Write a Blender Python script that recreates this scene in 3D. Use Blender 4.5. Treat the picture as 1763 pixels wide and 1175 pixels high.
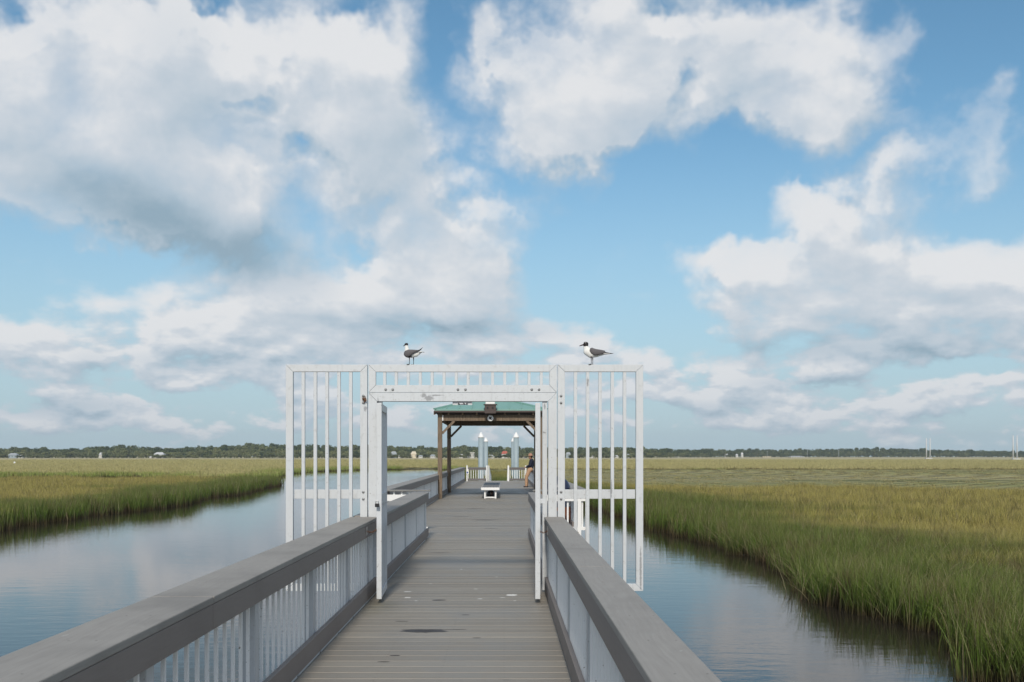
import bpy, bmesh, math, random
import numpy as np
from mathutils import Vector, Matrix
R = math.radians
rnd = random.Random(7)
SC = bpy.context.scene
COL = SC.collection
for o in list(bpy.data.objects): bpy.data.objects.remove(o)

# ------------------------------------------------------------------ camera
EYE = 1.645            # eye height over the deck (deck top is z = 0)
F = 1714.0             # focal length in photo pixels
VX, VY = 868.0, 785.0  # where the boardwalk runs to in the photo
GATE = 12.0            # distance of the gate
WATER = -1.2
cd = bpy.data.cameras.new('camera'); cam = bpy.data.objects.new('camera', cd); COL.objects.link(cam)
SC.camera = cam
cam.location = (0, 0, EYE); cam.rotation_euler = (R(90), 0, 0)
cd.sensor_width = 36; cd.lens = 36 * F / 1763
cd.shift_x = (881.5 - VX) / 1763; cd.shift_y = (VY - 587.5) / 1763
cd.clip_start = 0.1; cd.clip_end = 12000
cd.dof.use_dof = True; cd.dof.focus_distance = 12.5; cd.dof.aperture_fstop = 7.0
def wx(px, Y): return (px - VX) / F * Y
def wz(py, Y): return EYE + (VY - py) / F * Y
def at(px, py, Y): return Vector((wx(px, Y), Y, wz(py, Y)))

# ------------------------------------------------------------------ sky
SUN_EL, SUN_AZ = 35.0, 181.5
SKY_STRENGTH = 0.115
SC.view_settings.view_transform = 'Standard'; SC.view_settings.look = 'None'
SC.view_settings.exposure = 0.22; SC.view_settings.gamma = 1.0
world = bpy.data.worlds.new('World'); SC.world = world; world.use_nodes = True

class NT:
    """small helper for building node trees"""
    def __init__(s, t): s.t = t; s.n = t.nodes; s.l = t.links
    def new(s, typ, ins=None, **kw):
        nd = s.n.new(typ)
        for k, v in kw.items(): setattr(nd, k, v)
        if ins:
            for k, v in ins.items(): s.put(nd, k, v)
        return nd
    def put(s, nd, k, v):
        sk = nd.inputs[k]
        if isinstance(v, bpy.types.NodeSocket): s.l.new(v, sk)
        elif isinstance(v, bpy.types.Node): s.l.new(v.outputs[0], sk)
        else: sk.default_value = v
    def math(s, op, a, b=None, c=None, clamp=False):
        nd = s.new('ShaderNodeMath', operation=op, use_clamp=clamp)
        s.put(nd, 0, a)
        if b is not None: s.put(nd, 1, b)
        if c is not None: s.put(nd, 2, c)
        return nd.outputs[0]
    def vmath(s, op, a, b=None, c=None, scale=None):
        nd = s.new('ShaderNodeVectorMath', operation=op)
        s.put(nd, 0, a)
        if b is not None: s.put(nd, 1, b)
        if c is not None: s.put(nd, 2, c)
        if scale is not None: s.put(nd, 'Scale', scale)
        return nd.outputs['Value'] if op in ('DOT_PRODUCT', 'LENGTH', 'DISTANCE') else nd.outputs[0]
    def rng(s, v, a, b, c=0.0, d=1.0, smooth=True):
        nd = s.new('ShaderNodeMapRange', interpolation_type='SMOOTHSTEP' if smooth else 'LINEAR')
        s.put(nd, 0, v); s.put(nd, 1, a); s.put(nd, 2, b); s.put(nd, 3, c); s.put(nd, 4, d)
        return nd.outputs[0]
    def noise(s, vec, scale, detail=4, rough=0.5, dist=0.0, dim='3D'):
        nd = s.new('ShaderNodeTexNoise', noise_dimensions=dim)
        if vec is not None: s.put(nd, 'Vector', vec)
        s.put(nd, 'Scale', scale); s.put(nd, 'Detail', detail); s.put(nd, 'Roughness', rough); s.put(nd, 'Distortion', dist)
        return nd.outputs[0]
    def mix(s, f, a, b, blend='MIX'):
        nd = s.new('ShaderNodeMix', data_type='RGBA', blend_type=blend)
        s.put(nd, 0, f); 
        s.put(nd, 6, a if not isinstance(a, tuple) else (*a[:3], 1)); s.put(nd, 7, b if not isinstance(b, tuple) else (*b[:3], 1))
        return nd.outputs[2]
    def comb(s, x, y, z):
        nd = s.new('ShaderNodeCombineXYZ'); s.put(nd, 0, x); s.put(nd, 1, y); s.put(nd, 2, z); return nd.outputs[0]
    def sep(s, v):
        nd = s.new('ShaderNodeSeparateXYZ'); s.put(nd, 0, v); return nd.outputs
    def mapping(s, v, loc=(0, 0, 0), rot=(0, 0, 0), scale=(1, 1, 1), typ='POINT'):
        nd = s.new('ShaderNodeMapping', vector_type=typ); s.put(nd, 'Vector', v)
        if typ != 'NORMAL': s.put(nd, 'Location', loc)
        s.put(nd, 'Rotation', rot); s.put(nd, 'Scale', scale); return nd.outputs[0]

# clouds as soft lobes on the sky dome: azimuth, elevation, half-sizes, strength, tilt
CLOUDS = [  # given where they stand over the horizon as seen from the pier (photo x, y, half width, half height, amount, tilt)
 (40,130,300,240,1.25,0),(250,190,300,240,1.35,0),(180,300,300,120,.9,-22),(360,390,250,110,1.2,-22),(340,60,200,140,.8,0),
 (520,110,180,130,.75,0),(640,150,170,170,.8,0),(680,40,100,80,.45,0),(560,290,240,130,.8,0),(700,290,150,130,.75,0),
 (730,420,190,130,1.0,-25),(830,490,170,120,1.15,-15),(650,500,260,125,1.1,0),(460,570,280,95,1.1,6),(300,600,150,70,.9,0),(420,605,220,45,.6,0),
 (885,385,80,60,.55,0),(640,615,200,36,.4,0),(850,595,160,42,.65,0),(1005,590,80,45,.8,0),(1110,625,60,60,.75,0),(950,560,60,30,.35,0),
 (890,120,130,190,.8,0),(960,150,220,190,1.1,0),(1090,110,230,170,1.1,0),(1260,90,220,140,1.0,0),(1410,130,190,170,1.15,0),
 (1400,205,150,85,.7,0),(1080,240,210,85,.9,0),(930,235,150,95,.85,0),(1540,50,90,80,.35,0),
 (1390,375,115,55,.9,-12),(1265,472,130,45,.95,0),(1400,450,190,110,1.0,0),(1560,480,240,130,1.2,0),(1720,500,200,140,1.2,0),
 (1470,550,330,75,.9,0),(1680,590,200,55,.8,0),(1330,520,190,90,.8,0),(1900,480,240,160,1.1,0),
 (1710,190,75,55,.6,0),(1610,290,165,80,.62,18),(1720,290,95,85,.55,0),(1500,340,140,48,.55,12),(1560,230,90,45,.4,0),
 (1205,668,95,42,.95,0),(1370,632,170,45,.8,8),(1630,680,160,40,.75,0),(1430,695,190,38,.55,0),(1760,665,50,45,.7,0),
 (40,600,150,85,1.2,0),(110,650,120,60,1.0,0),(190,705,110,34,.85,0),(60,730,150,28,.6,0),(330,735,150,20,.55,0),(300,700,120,25,.3,0),
 (40,430,120,40,.38,-10),(150,520,110,60,.42,-20),(290,520,150,55,.6,0),(160,410,50,25,.35,0),
 (520,690,110,36,.6,0),(540,640,70,32,.5,0),(1230,720,230,24,.5,0),(980,720,120,22,.35,0),(1000,650,60,30,.4,0),
 (-250,200,300,300,1.1,0),(-300,600,250,60,.7,0),(2150,200,260,200,.9,0),(300,-220,420,160,.9,0),(1100,-160,420,140,.9,0),(1700,-300,300,150,.7,0),(700,-420,300,150,.7,0),
 (340,690,170,55,-.5,0),(225,600,40,90,-.45,0),(1660,640,150,24,-.5,0),(1150,570,70,80,-.5,0),(1120,705,80,30,-.35,0),(40,5,60,40,-.6,0),(365,-5,50,36,-.8,0),(590,45,80,48,-.75,0),(405,160,55,38,-.6,0),(480,110,60,30,-.3,0),(520,285,70,32,-.6,0),(665,370,50,60,-.5,25),(640,300,50,30,-.35,0),
 (1180,140,50,60,-.75,0),(1040,185,90,45,-.3,0),(1120,0,70,20,-.4,0),(1275,225,60,35,-.3,0),(855,60,40,70,-.4,0),(620,425,30,30,-.4,0)]
SHADES = [  # thick parts whose undersides look grey
 (340,405,290,85,1.2,-20),(150,320,270,75,.65,-18),(500,430,130,60,.4,-10),(740,565,300,34,.75,0),(380,625,200,22,.5,0),
 (1330,600,210,34,.75,0),(1600,600,260,45,.75,0),(1480,560,120,30,.4,0),(100,700,190,28,.7,0),(160,640,60,40,.35,0),(1200,705,110,18,.4,0),(1390,660,150,20,.5,0),(1640,715,120,18,.4,0),
 (1260,110,120,70,.35,0),(1000,250,200,50,.2,0),(620,250,180,100,.3,0),(300,130,100,160,.25,0),(-250,400,300,90,.7,0)]
def sky_pos(px, py):
    u, v = (px - VX) / F, (VY - py) / F
    return math.atan(u), math.atan(v * math.cos(math.atan(u)))
def build_field(name, blobs, with_noise):
    g = bpy.data.node_groups.new(name, 'ShaderNodeTree')
    g.interface.new_socket('Dir', in_out='INPUT', socket_type='NodeSocketVector')
    g.interface.new_socket('Fac', in_out='OUTPUT', socket_type='NodeSocketFloat')
    t = NT(g); gi = t.new('NodeGroupInput'); go = t.new('NodeGroupOutput')
    d = t.vmath('NORMALIZE', gi.outputs[0]); s = t.sep(d)
    az = t.math('ARCTAN2', s[0], s[1]); el = t.math('ARCSINE', s[2])
    p = t.comb(az, el, 0.0)
    if with_noise:   # ragged outlines: the lobes are pushed about by noise
        wn = t.new('ShaderNodeTexNoise'); t.put(wn, 'Vector', d); t.put(wn, 'Scale', 7.0); t.put(wn, 'Detail', 5.0); t.put(wn, 'Roughness', .6)
        w = t.vmath('SUBTRACT', wn.outputs['Color'], (.5, .5, .5))
        amt = t.rng(s[2], .02, .3, .05, .20)
        p = t.vmath('MULTIPLY', t.vmath('ADD', p, t.vmath('SCALE', w, scale=amt)), (1, 1, 0))
    acc = None
    for (cx, cy, rx, ry, a, tilt) in blobs:
        A, E = sky_pos(cx, cy); ca = math.cos(A) ** 2
        m = t.mapping(p, (A, E, 0), (0, 0, R(tilt)), (rx / F * ca, ry / F * math.cos(A), 1), 'TEXTURE')
        gr = t.new('ShaderNodeTexGradient', gradient_type='SPHERICAL'); t.put(gr, 0, m)
        acc = t.math('MULTIPLY_ADD', gr.outputs['Fac'], a, acc if acc is not None else 0.0)
    if with_noise:
        # overhead and behind the pier: scattered cloud everywhere else
        ringf = t.math('MULTIPLY', t.rng(s[1], 0.75, 0.45), 0.55)
        acc = t.math('ADD', acc, ringf)
        # low scattered puffs towards the horizon
        low = t.math('MULTIPLY', t.rng(s[2], 0.17, 0.06), t.rng(s[2], 0.005, 0.03))
        acc = t.math('ADD', acc, t.math('MULTIPLY', low, 0.40))
        acc = t.math('MINIMUM', acc, t.rng(s[2], .02, .20, .62, 0.95))
        hi = t.rng(s[2], .03, .24)
        nA = t.noise(t.mapping(d, scale=(1, 1, 1.3)), 6.0, 10, 0.55, 0.15)
        nB = t.noise(t.mapping(d, loc=(3, 5, 1), scale=(1, 1, 2.3)), 17.0, 8, 0.56, 0.1)
        n1 = t.math('ADD', t.math('MULTIPLY', nA, hi), t.math('MULTIPLY', nB, t.math('SUBTRACT', 1.0, hi)))
        n = t.math('MULTIPLY', t.math('SUBTRACT', n1, .5), t.rng(s[2], .03, .25, 3.2, 2.0))
        acc = t.math('ADD', acc, n)
    t.l.new(acc, go.inputs[0])
    return g
G_DENS = build_field('cloud_density', CLOUDS, True)
G_SHADE = build_field('cloud_thickness', SHADES, False)
def build_world():
    t = NT(world.node_tree); t.n.clear()
    out = t.new('ShaderNodeOutputWorld')
    tc = t.new('ShaderNodeTexCoord'); d = t.vmath('NORMALIZE', tc.outputs['Generated'])
    sky = t.new('ShaderNodeTexSky', sky_type='NISHITA', sun_disc=False)
    sky.sun_elevation = R(SUN_EL); sky.sun_rotation = R(SUN_AZ)
    sky.air_density = 1.0; sky.dust_density = 0.6; sky.ozone_density = 1.6; sky.altitude = 0
    s = t.sep(d)
    hs = t.new('ShaderNodeHueSaturation'); t.put(hs, 'Saturation', SKY_SAT); t.put(hs, 'Value', SKY_VAL); t.put(hs, 'Hue', SKY_HUE); t.put(hs, 'Color', sky.outputs[0])
    # haze whitening low down
    hz = t.rng(s[2], 0.34, 0.0)
    skyc = t.mix(t.math('MULTIPLY', hz, HAZE_MIX), hs.outputs[0], tuple(c / SKY_STRENGTH for c in HAZE_COL))
    def grp(g, v):
        nd = t.new('ShaderNodeGroup'); nd.node_tree = g; t.put(nd, 0, v); return nd.outputs[0]
    D0 = grp(G_DENS, d)
    osc = t.rng(s[2], .03, .26, .35, 1.0)
    D1 = grp(G_DENS, t.vmath('ADD', d, t.vmath('SCALE', (-0.010, 0, 0.020), scale=osc)))
    D2 = grp(G_DENS, t.vmath('ADD', d, t.vmath('SCALE', (-0.02, 0, 0.06), scale=osc)))
    SH = grp(G_SHADE, t.vmath('ADD', d, (0, 0, 0)))
    hi = t.rng(s[2], .04, .26)
    cov = t.rng(D0, t.math('SUBTRACT', .24, t.math('MULTIPLY', hi, .17)), t.math('ADD', .64, t.math('MULTIPLY', hi, .40)))
    cov = t.math('MULTIPLY', cov, t.rng(s[2], -0.01, 0.03, .4, 1.0))
    e1 = t.math('MULTIPLY', t.math('SUBTRACT', D0, D1), .70); e2 = t.math('MULTIPLY', t.math('SUBTRACT', D0, D2), .28)
    edge = t.math('MAXIMUM', t.math('MINIMUM', t.math('ADD', e1, e2), .22), -.34)
    lit = t.math('ADD', 0.73, edge)
    lit = t.math('SUBTRACT', lit, t.math('MULTIPLY', SH, 0.62))
    lit = t.math('SUBTRACT', lit, t.math('MULTIPLY', t.rng(s[2], .16, .02), .10))
    lit = t.math('MAXIMUM', t.math('MINIMUM', lit, 1.0), 0.0)
    k = .97 / SKY_STRENGTH
    ramp = t.new('ShaderNodeValToRGB'); t.put(ramp, 0, lit)
    e = ramp.color_ramp.elements
    e[0].position = 0; e[0].color = (.26, .36, .44, 1); e[1].position = 1; e[1].color = (.73, .73, .735, 1)
    m = e.new(.35); m.color = (.40, .485, .56, 1); m = e.new(.72); m.color = (.545, .59, .64, 1)
    cc = t.vmath('SCALE', ramp.outputs[0], scale=k)
    final = t.mix(t.math('MULTIPLY', cov, .97), skyc, cc)
    # below the horizon
    final = t.mix(t.rng(s[2], -0.01, -0.06), final, tuple(c / SKY_STRENGTH for c in (.10, .11, .08)))
    bg = t.new('ShaderNodeBackground'); t.put(bg, 0, final); t.put(bg, 1, SKY_STRENGTH)
    t.l.new(bg.outputs[0], out.inputs[0])
SKY_SAT, SKY_VAL, SKY_HUE = 1.17, .90, 0.486
COV0, COV1 = 0.08, 0.95
HAZE_MIX, HAZE_COL = 0.85, (.33, .475, .575)
build_world()
world.cycles.sampling_method = 'MANUAL'; world.cycles.sample_map_resolution = 512

sd = bpy.data.lights.new('sun', 'SUN'); sun = bpy.data.objects.new('sun', sd); COL.objects.link(sun)
sd.energy = 2.5; sd.angle = R(5); sd.color = (1.0, .92, .80)
sdir = Vector((math.sin(R(SUN_AZ)) * math.cos(R(SUN_EL)), math.cos(R(SUN_AZ)) * math.cos(R(SUN_EL)), math.sin(R(SUN_EL))))
sun.rotation_euler = sdir.to_track_quat('Z', 'Y').to_euler(); sun.location = (-5, -10, 12)

SC.cycles.max_bounces = 6; SC.cycles.transparent_max_bounces = 6; SC.cycles.volume_bounces = 0
SC.cycles.use_denoising = True

# ------------------------------------------------------------------ materials
def material(name): 
    m = bpy.data.materials.new(name); m.use_nodes = True; t = NT(m.node_tree)
    b = t.n['Principled BSDF']; return m, t, b
def obj_xyz(t): return t.new('ShaderNodeTexCoord').outputs['Object']
def world_xyz(t): return t.new('ShaderNodeNewGeometry').outputs['Position']
def bump(t, b, h, strength, dist=0.01):
    nd = t.new('ShaderNodeBump'); t.put(nd, 'Strength', strength); t.put(nd, 'Distance', dist); t.put(nd, 'Height', h); t.l.new(nd.outputs[0], b.inputs['Normal'])

def mat_plain(name, col, rough=.6, metal=0.0, vary=.12, scale=8, spec=.4):
    m, t, b = material(name)
    p = world_xyz(t); n = t.noise(p, scale, 4, .6)
    c = t.mix(n, tuple(x * (1 - vary) for x in col), tuple(min(1, x * (1 + vary)) for x in col))
    t.put(b, 'Base Color', c); b.inputs['Roughness'].default_value = rough; b.inputs['Metallic'].default_value = metal
    b.inputs['Specular IOR Level'].default_value = spec
    return m
def mat_composite(name, c1, c2, axis='Y', grime=.5):
    """wood-grained composite board: grain runs along the axis"""
    m, t, b = material(name)
    p = world_xyz(t)
    sc = (14, .7, 14) if axis == 'Y' else (.7, 14, 14)
    warp = t.noise(t.mapping(p, scale=(1.5, .5, 1.5) if axis == 'Y' else (.5, 1.5, 1.5)), 1.6, 2)
    pv = t.vmath('ADD', t.mapping(p, scale=sc), t.comb(t.math('MULTIPLY', warp, 5), 0, t.math('MULTIPLY', warp, 5)))
    n = t.noise(pv, 3.0, 5, .6, 1.2)
    wv = t.new('ShaderNodeTexWave', wave_type='RINGS'); t.put(wv, 'Vector', t.mapping(pv, scale=(.16, .5, .16))); t.put(wv, 'Scale', 4.0); t.put(wv, 'Distortion', 4.0); t.put(wv, 'Detail', 2.0)
    fg = t.noise(t.vmath('ADD', t.mapping(p, scale=(70, 2.2, 70) if axis == 'Y' else (2.2, 70, 70)), (warp and t.comb(t.math('MULTIPLY', warp, 9), 0, 0))), 1.0, 4, .7)
    f = t.math('ADD', t.math('ADD', t.math('MULTIPLY', n, .3), t.math('MULTIPLY', fg, .65)), t.math('MULTIPLY', wv.outputs['Fac'], .05))
    big = t.noise(p, 1.1, 4, .6); 
    c = t.mix(f, c1, c2)
    c = t.mix(t.math('MULTIPLY', t.rng(big, .45, .75), grime), c, tuple(x * .72 for x in c1))
    # white streaks and scuffs
    sp = t.noise(t.mapping(p, scale=(9, 3, 9)), 2.4, 2, .5)
    c = t.mix(t.math('MULTIPLY', t.rng(sp, .76, .80), .45), c, (.5, .5, .47))
    s3 = t.sep(p)   # screw heads
    ay, ax = (s3[1], s3[0]) if axis == 'Y' else (s3[0], s3[1])
    fy = t.math('MULTIPLY', t.math('SUBTRACT', t.math('FRACT', t.math('DIVIDE', ay, .61)), .5), .61)
    fx = t.math('MULTIPLY', t.math('SUBTRACT', t.math('FRACT', t.math('DIVIDE', t.math('ADD', ax, .03), .11)), .5), .11)
    rr = t.math('SQRT', t.math('ADD', t.math('POWER', fy, 2), t.math('POWER', fx, 2)))
    nz = t.math('GREATER_THAN', t.sep(t.new('ShaderNodeNewGeometry').outputs['Normal'])[2], .7)
    c = t.mix(t.math('MULTIPLY', nz, t.rng(rr, .0065, .004, 0, .65)), c, (.07, .065, .06))
    t.put(b, 'Base Color', c); b.inputs['Roughness'].default_value = .62
    b.inputs['Specular IOR Level'].default_value = .3
    bump(t, b, f, .35, .004)
    return m
def mat_white(name, col=(.585, .61, .635), grime=.45, rough=.42):
    """weathered white powder-coated aluminium"""
    m, t, b = material(name)
    p = world_xyz(t)
    st = t.noise(t.mapping(p, scale=(30, 30, 2.0)), 1.0, 4, .6)
    bl = t.noise(p, 13, 5, .65)
    c = t.mix(t.math('MULTIPLY', t.rng(st, .5, .8), grime), col, tuple(x * .74 for x in col))
    c = t.mix(t.math('MULTIPLY', t.rng(bl, .54, .70), grime * .8), c, (col[0] * .62, col[1] * .61, col[2] * .58))
    c = t.mix(t.rng(t.noise(p, 60, 2, .5), .70, .74), c, (.25, .24, .22))
    # scuffs and knocked-off paint on particular members, in place
    jg = t.math('MULTIPLY', t.math('SUBTRACT', t.noise(p, 38, 4, .7), .5), 2.6)
    for (px, py, rx, rz) in ((738, 686, .05, .03), (729, 681, .03, .02), (752, 681, .07, .008), (1012, 656, .012, .03), (1012, 662, .01, .02), (1053, 842, .007, .10), (629, 704, .02, .03), (780, 705, .02, .02), (938, 745, .02, .01), (1103, 980, .012, .25), (651, 690, .006, .06), (938, 700, .01, .03)):
        q = at(px, py, GATE); dd = t.vmath('LENGTH', t.vmath('MULTIPLY', t.vmath('SUBTRACT', p, tuple(q)), (1 / rx, .5, 1 / rz)))
        c = t.mix(t.math('MULTIPLY', t.rng(t.math('ADD', dd, jg), 1.3, .7), .6), c, (.14, .14, .15))
    t.put(b, 'Base Color', c); b.inputs['Roughness'].default_value = rough; b.inputs['Specular IOR Level'].default_value = .45
    bump(t, b, bl, .05, .004)
    return m
def mat_deck():
    m, t, b = material('deck_boards')
    p = world_xyz(t); s = t.sep(p)
    board = t.math('FLOOR', t.math('DIVIDE', s[1], .21))
    wn = t.new('ShaderNodeTexWhiteNoise', noise_dimensions='1D'); t.put(wn, 'W', board)
    grain = t.noise(t.vmath('ADD', t.mapping(p, scale=(1.2, 22, 22)), t.comb(t.math('MULTIPLY', wn.outputs[0], 37), 0, 0)), 2.5, 5, .65, .8)
    c = t.mix(wn.outputs[0], (.245, .222, .190), (.310, .286, .248))
    c = t.mix(t.math('MULTIPLY', t.rng(grain, .35, .7), .4), c, (.19, .178, .16))
    big = t.noise(t.mapping(p, scale=(.8, .5, 1)), .9, 5, .65)
    c = t.mix(t.math('MULTIPLY', t.rng(big, .45, .72), .45), c, (.165, .158, .152))
    # damp dark blotches, stretched along the boards
    bl = t.noise(t.mapping(p, loc=(3.1, 0.4, 0), scale=(1.1, 4.2, 1)), 2.1, 3, .5)
    c = t.mix(t.math('MULTIPLY', t.rng(bl, .76, .79), .7), c, (.055, .048, .044))
    # darker greenish patch under the left leaf of the gate
    gx = t.vmath('LENGTH', t.vmath('MULTIPLY', t.vmath('SUBTRACT', p, (-1.35, 10.9, 0)), (2.0, .9, 0)))
    c = t.mix(t.math('MULTIPLY', t.rng(t.math('ADD', gx, big), 1.2, .35), .45), c, (.085, .085, .035))
    # the big wet stain and its neighbours
    jag = t.math('MULTIPLY', t.math('SUBTRACT', t.noise(t.mapping(p, scale=(1, 3, 1)), 6, 4, .6), .5), 1.1)
    for (sx, sy, rx, ry) in ((-.75, 9.35, .22, .10), (-1.02, 9.9, .07, .02), (-.45, 9.42, .10, .015), (-.96, 7.95, .05, .02), (-.9, 8.2, .04, .02),
                             (-.75, 11.35, .08, .04), (-.4, 10.3, .04, .02), (-1.1, 16.9, .2, .03), (-.5, 25.5, .35, .09), (-.9, 31, .3, .08), (-.3, 22.5, .16, .05), (-1.15, 27, .3, .06), (-.25, 9.0, .04, .02)):
        dd = t.vmath('LENGTH', t.vmath('MULTIPLY', t.vmath('SUBTRACT', p, (sx, sy, 0)), (1 / rx, 1 / ry, 0)))
        c = t.mix(t.rng(t.math('ADD', dd, jag), 1.15, .85), c, (.04, .035, .034))
    # bird droppings
    jg = t.math('MULTIPLY', t.math('SUBTRACT', t.noise(p, 40, 3, .6), .5), 1.6)
    for (sx, sy, rx, ry) in ((.09, 11.75, .07, .07), (-1.12, 11.55, .04, .05), (-1.17, 12.05, .05, .04), (-.02, 11.55, .03, .02), (-.28, 11.45, .03, .03), (.12, 11.3, .02, .02),
                             (-.35, 12.3, .03, .02), (-.62, 14.4, .02, .03), (-1.0, 11.3, .02, .02), (-.95, 12.8, .025, .02), (-.1, 13.5, .02, .02)):
        dd = t.vmath('LENGTH', t.vmath('MULTIPLY', t.vmath('SUBTRACT', p, (sx, sy, 0)), (1 / rx, 1 / ry, 0)))
        c = t.mix(t.rng(t.math('ADD', dd, jg), 1.0, .8), c, (.62, .62, .60))
    # screw heads in rows
    fx = t.math('ABSOLUTE', t.math('SUBTRACT', t.math('FRACT', t.math('DIVIDE', t.math('ADD', s[0], .24), .48)), .5))
    fy = t.math('ABSOLUTE', t.math('SUBTRACT', t.math('ABSOLUTE', t.math('SUBTRACT', t.math('FRACT', t.math('DIVIDE', s[1], .21)), .5)), .27))
    rr = t.math('ADD', t.math('POWER', t.math('MULTIPLY', fx, .48), 2), t.math('POWER', t.math('MULTIPLY', fy, .21), 2))
    c = t.mix(t.math('MULTIPLY', t.math('LESS_THAN', rr, .005 ** 2), .8), c, (.05, .05, .05))
    t.put(b, 'Base Color', c)
    t.put(b, 'Roughness', t.rng(big, .35, .7, .62, .42)); b.inputs['Specular IOR Level'].default_value = .35
    bump(t, b, grain, .4, .003)
    return m
def mat_timber():
    m, t, b = material('weathered_timber')
    p = obj_xyz(t); g = t.noise(t.mapping(p, scale=(9, 9, .9)), 3, 5, .65, .6)
    k = t.noise(p, 2.2, 4, .6)
    c = t.mix(t.rng(g, .3, .7), (.10, .070, .046), (.25, .19, .135))
    c = t.mix(t.rng(k, .4, .7), c, (.17, .125, .085))
    t.put(b, 'Base Color', c); b.inputs['Roughness'].default_value = .8; bump(t, b, g, .4, .01)
    return m
def mat_water():
    m, t, b = material('creek_water')
    p = world_xyz(t)
    n1 = t.noise(t.mapping(p, rot=(0, 0, R(8)), scale=(.55, 1.6, 1)), 2.2, 3, .55)
    n2 = t.noise(t.mapping(p, rot=(0, 0, R(-14)), scale=(.8, 2.6, 1)), 7.5, 2, .5)
    calm = t.rng(t.noise(t.mapping(p, scale=(.06, .03, 1)), 1.0, 3, .55), .35, .65, .35, 1.0)
    h = t.math('MULTIPLY', t.math('ADD', n1, t.math('MULTIPLY', n2, .22)), calm)
    t.put(b, 'Base Color', (.024, .020, .015, 1)); b.inputs['Roughness'].default_value = .012; b.inputs['IOR'].default_value = 1.34
    b.inputs['Specular IOR Level'].default_value = .5
    bump(t, b, h, .045, .09)
    return m
def mat_ground():
    m, t, b = material('marsh_ground')
    p = world_xyz(t); s = t.sep(p)
    lon = t.noise(t.mapping(p, scale=(.006, .030, 1)), 1.0, 4, .5, .5)     # long drifts of other plants
    fine = t.noise(t.mapping(p, scale=(.25, .9, 1)), 1.0, 5, .7)
    c = t.mix(t.rng(lon, .36, .62), (.33, .35, .12), (.52, .47, .24))
    c = t.mix(t.math('MULTIPLY', t.rng(fine, .4, .7), .22), c, (.26, .24, .12))
    dk = t.noise(t.mapping(p, loc=(70, 3, 0), scale=(.018, .07, 1)), 1.0, 4, .6)
    c = t.mix(t.math('MULTIPLY', t.rng(dk, .56, .64), .75), c, (.11, .15, .04))
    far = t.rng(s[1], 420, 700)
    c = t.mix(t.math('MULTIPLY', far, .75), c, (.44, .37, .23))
    # bare mud close to the water
    c = t.mix(t.rng(s[2], -1.02, -1.14), c, (.040, .033, .024))
    t.put(b, 'Base Color', c); b.inputs['Roughness'].default_value = .95; b.inputs['Specular IOR Level'].default_value = .1
    return m
def mat_grass(name, dry=(.45, .385, .115), green=(.098, .158, .025), brown=(.125, .088, .052)):
    m, t, b = material(name)
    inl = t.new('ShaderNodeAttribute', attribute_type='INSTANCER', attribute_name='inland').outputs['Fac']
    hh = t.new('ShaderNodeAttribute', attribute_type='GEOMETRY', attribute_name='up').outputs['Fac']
    br = t.new('ShaderNodeAttribute', attribute_type='GEOMETRY', attribute_name='tint').outputs['Fac']
    p = world_xyz(t)
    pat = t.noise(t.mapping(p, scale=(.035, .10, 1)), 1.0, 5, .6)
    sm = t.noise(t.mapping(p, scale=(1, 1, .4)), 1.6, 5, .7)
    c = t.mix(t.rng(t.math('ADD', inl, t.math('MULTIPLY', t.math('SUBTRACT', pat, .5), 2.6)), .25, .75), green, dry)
    c = t.mix(t.math('MULTIPLY', t.rng(sm, .49, .60), .8), c, brown)
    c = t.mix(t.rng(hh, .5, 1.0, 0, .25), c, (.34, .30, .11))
    c = t.mix(t.math('MULTIPLY', t.rng(br, .90, .95), .8), c, (.34, .29, .17))
    c = t.mix(t.rng(br, .25, .0), c, (.050, .070, .018))
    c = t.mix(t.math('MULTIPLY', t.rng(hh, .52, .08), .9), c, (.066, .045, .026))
    t.put(b, 'Base Color', c); b.inputs['Roughness'].default_value = .55; b.inputs['Specular IOR Level'].default_value = .25
    tr = t.new('ShaderNodeBsdfTranslucent'); t.put(tr, 'Color', c)
    mx = t.new('ShaderNodeMixShader'); t.put(mx, 0, .18); t.l.new(b.outputs[0], mx.inputs[1]); t.l.new(tr.outputs[0], mx.inputs[2])
    t.l.new(mx.outputs[0], t.n['Material Output'].inputs[0])
    return m
def mat_leaves():
    m, t, b = material('far_tree_leaves')
    oi = t.new('ShaderNodeObjectInfo').outputs['Random']
    rr = t.new('ShaderNodeAttribute', attribute_type='INSTANCER', attribute_name='tone').outputs['Fac']
    p = world_xyz(t); n = t.noise(p, .12, 4, .6)
    c = t.mix(rr, (.050, .080, .034), (.22, .235, .11))
    c = t.mix(t.math('MULTIPLY', t.rng(n, .4, .7), .6), c, (.06, .085, .035))
    t.put(b, 'Base Color', c); b.inputs['Roughness'].default_value = .9; b.inputs['Specular IOR Level'].default_value = .1
    return m
def mat_roof():
    m, t, b = material('green_metal_roof')
    p = obj_xyz(t); n = t.noise(p, 2.0, 4, .6)
    t.put(b, 'Base Color', t.mix(n, (.17, .345, .30), (.23, .40, .355))); b.inputs['Roughness'].default_value = .45
    return m
M = {}
M['deck'] = mat_deck()
M['cap'] = mat_composite('rail_cap_composite', (.210, .196, .180), (.385, .362, .332))
M['fascia'] = mat_composite('rail_fascia_composite', (.20, .174, .160), (.28, .243, .222), grime=.3)
M['capx'] = mat_composite('rail_cap_composite_across', (.185, .183, .178), (.265, .262, .25), axis='X')
M['fasciax'] = mat_composite('rail_fascia_composite_across', (.125, .115, .115), (.175, .163, .158), axis='X', grime=.3)
M['white'] = mat_white('white_coated_metal')
M['baluster'] = mat_white('baluster_coating', (.80, .81, .81), .18, .35)
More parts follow.
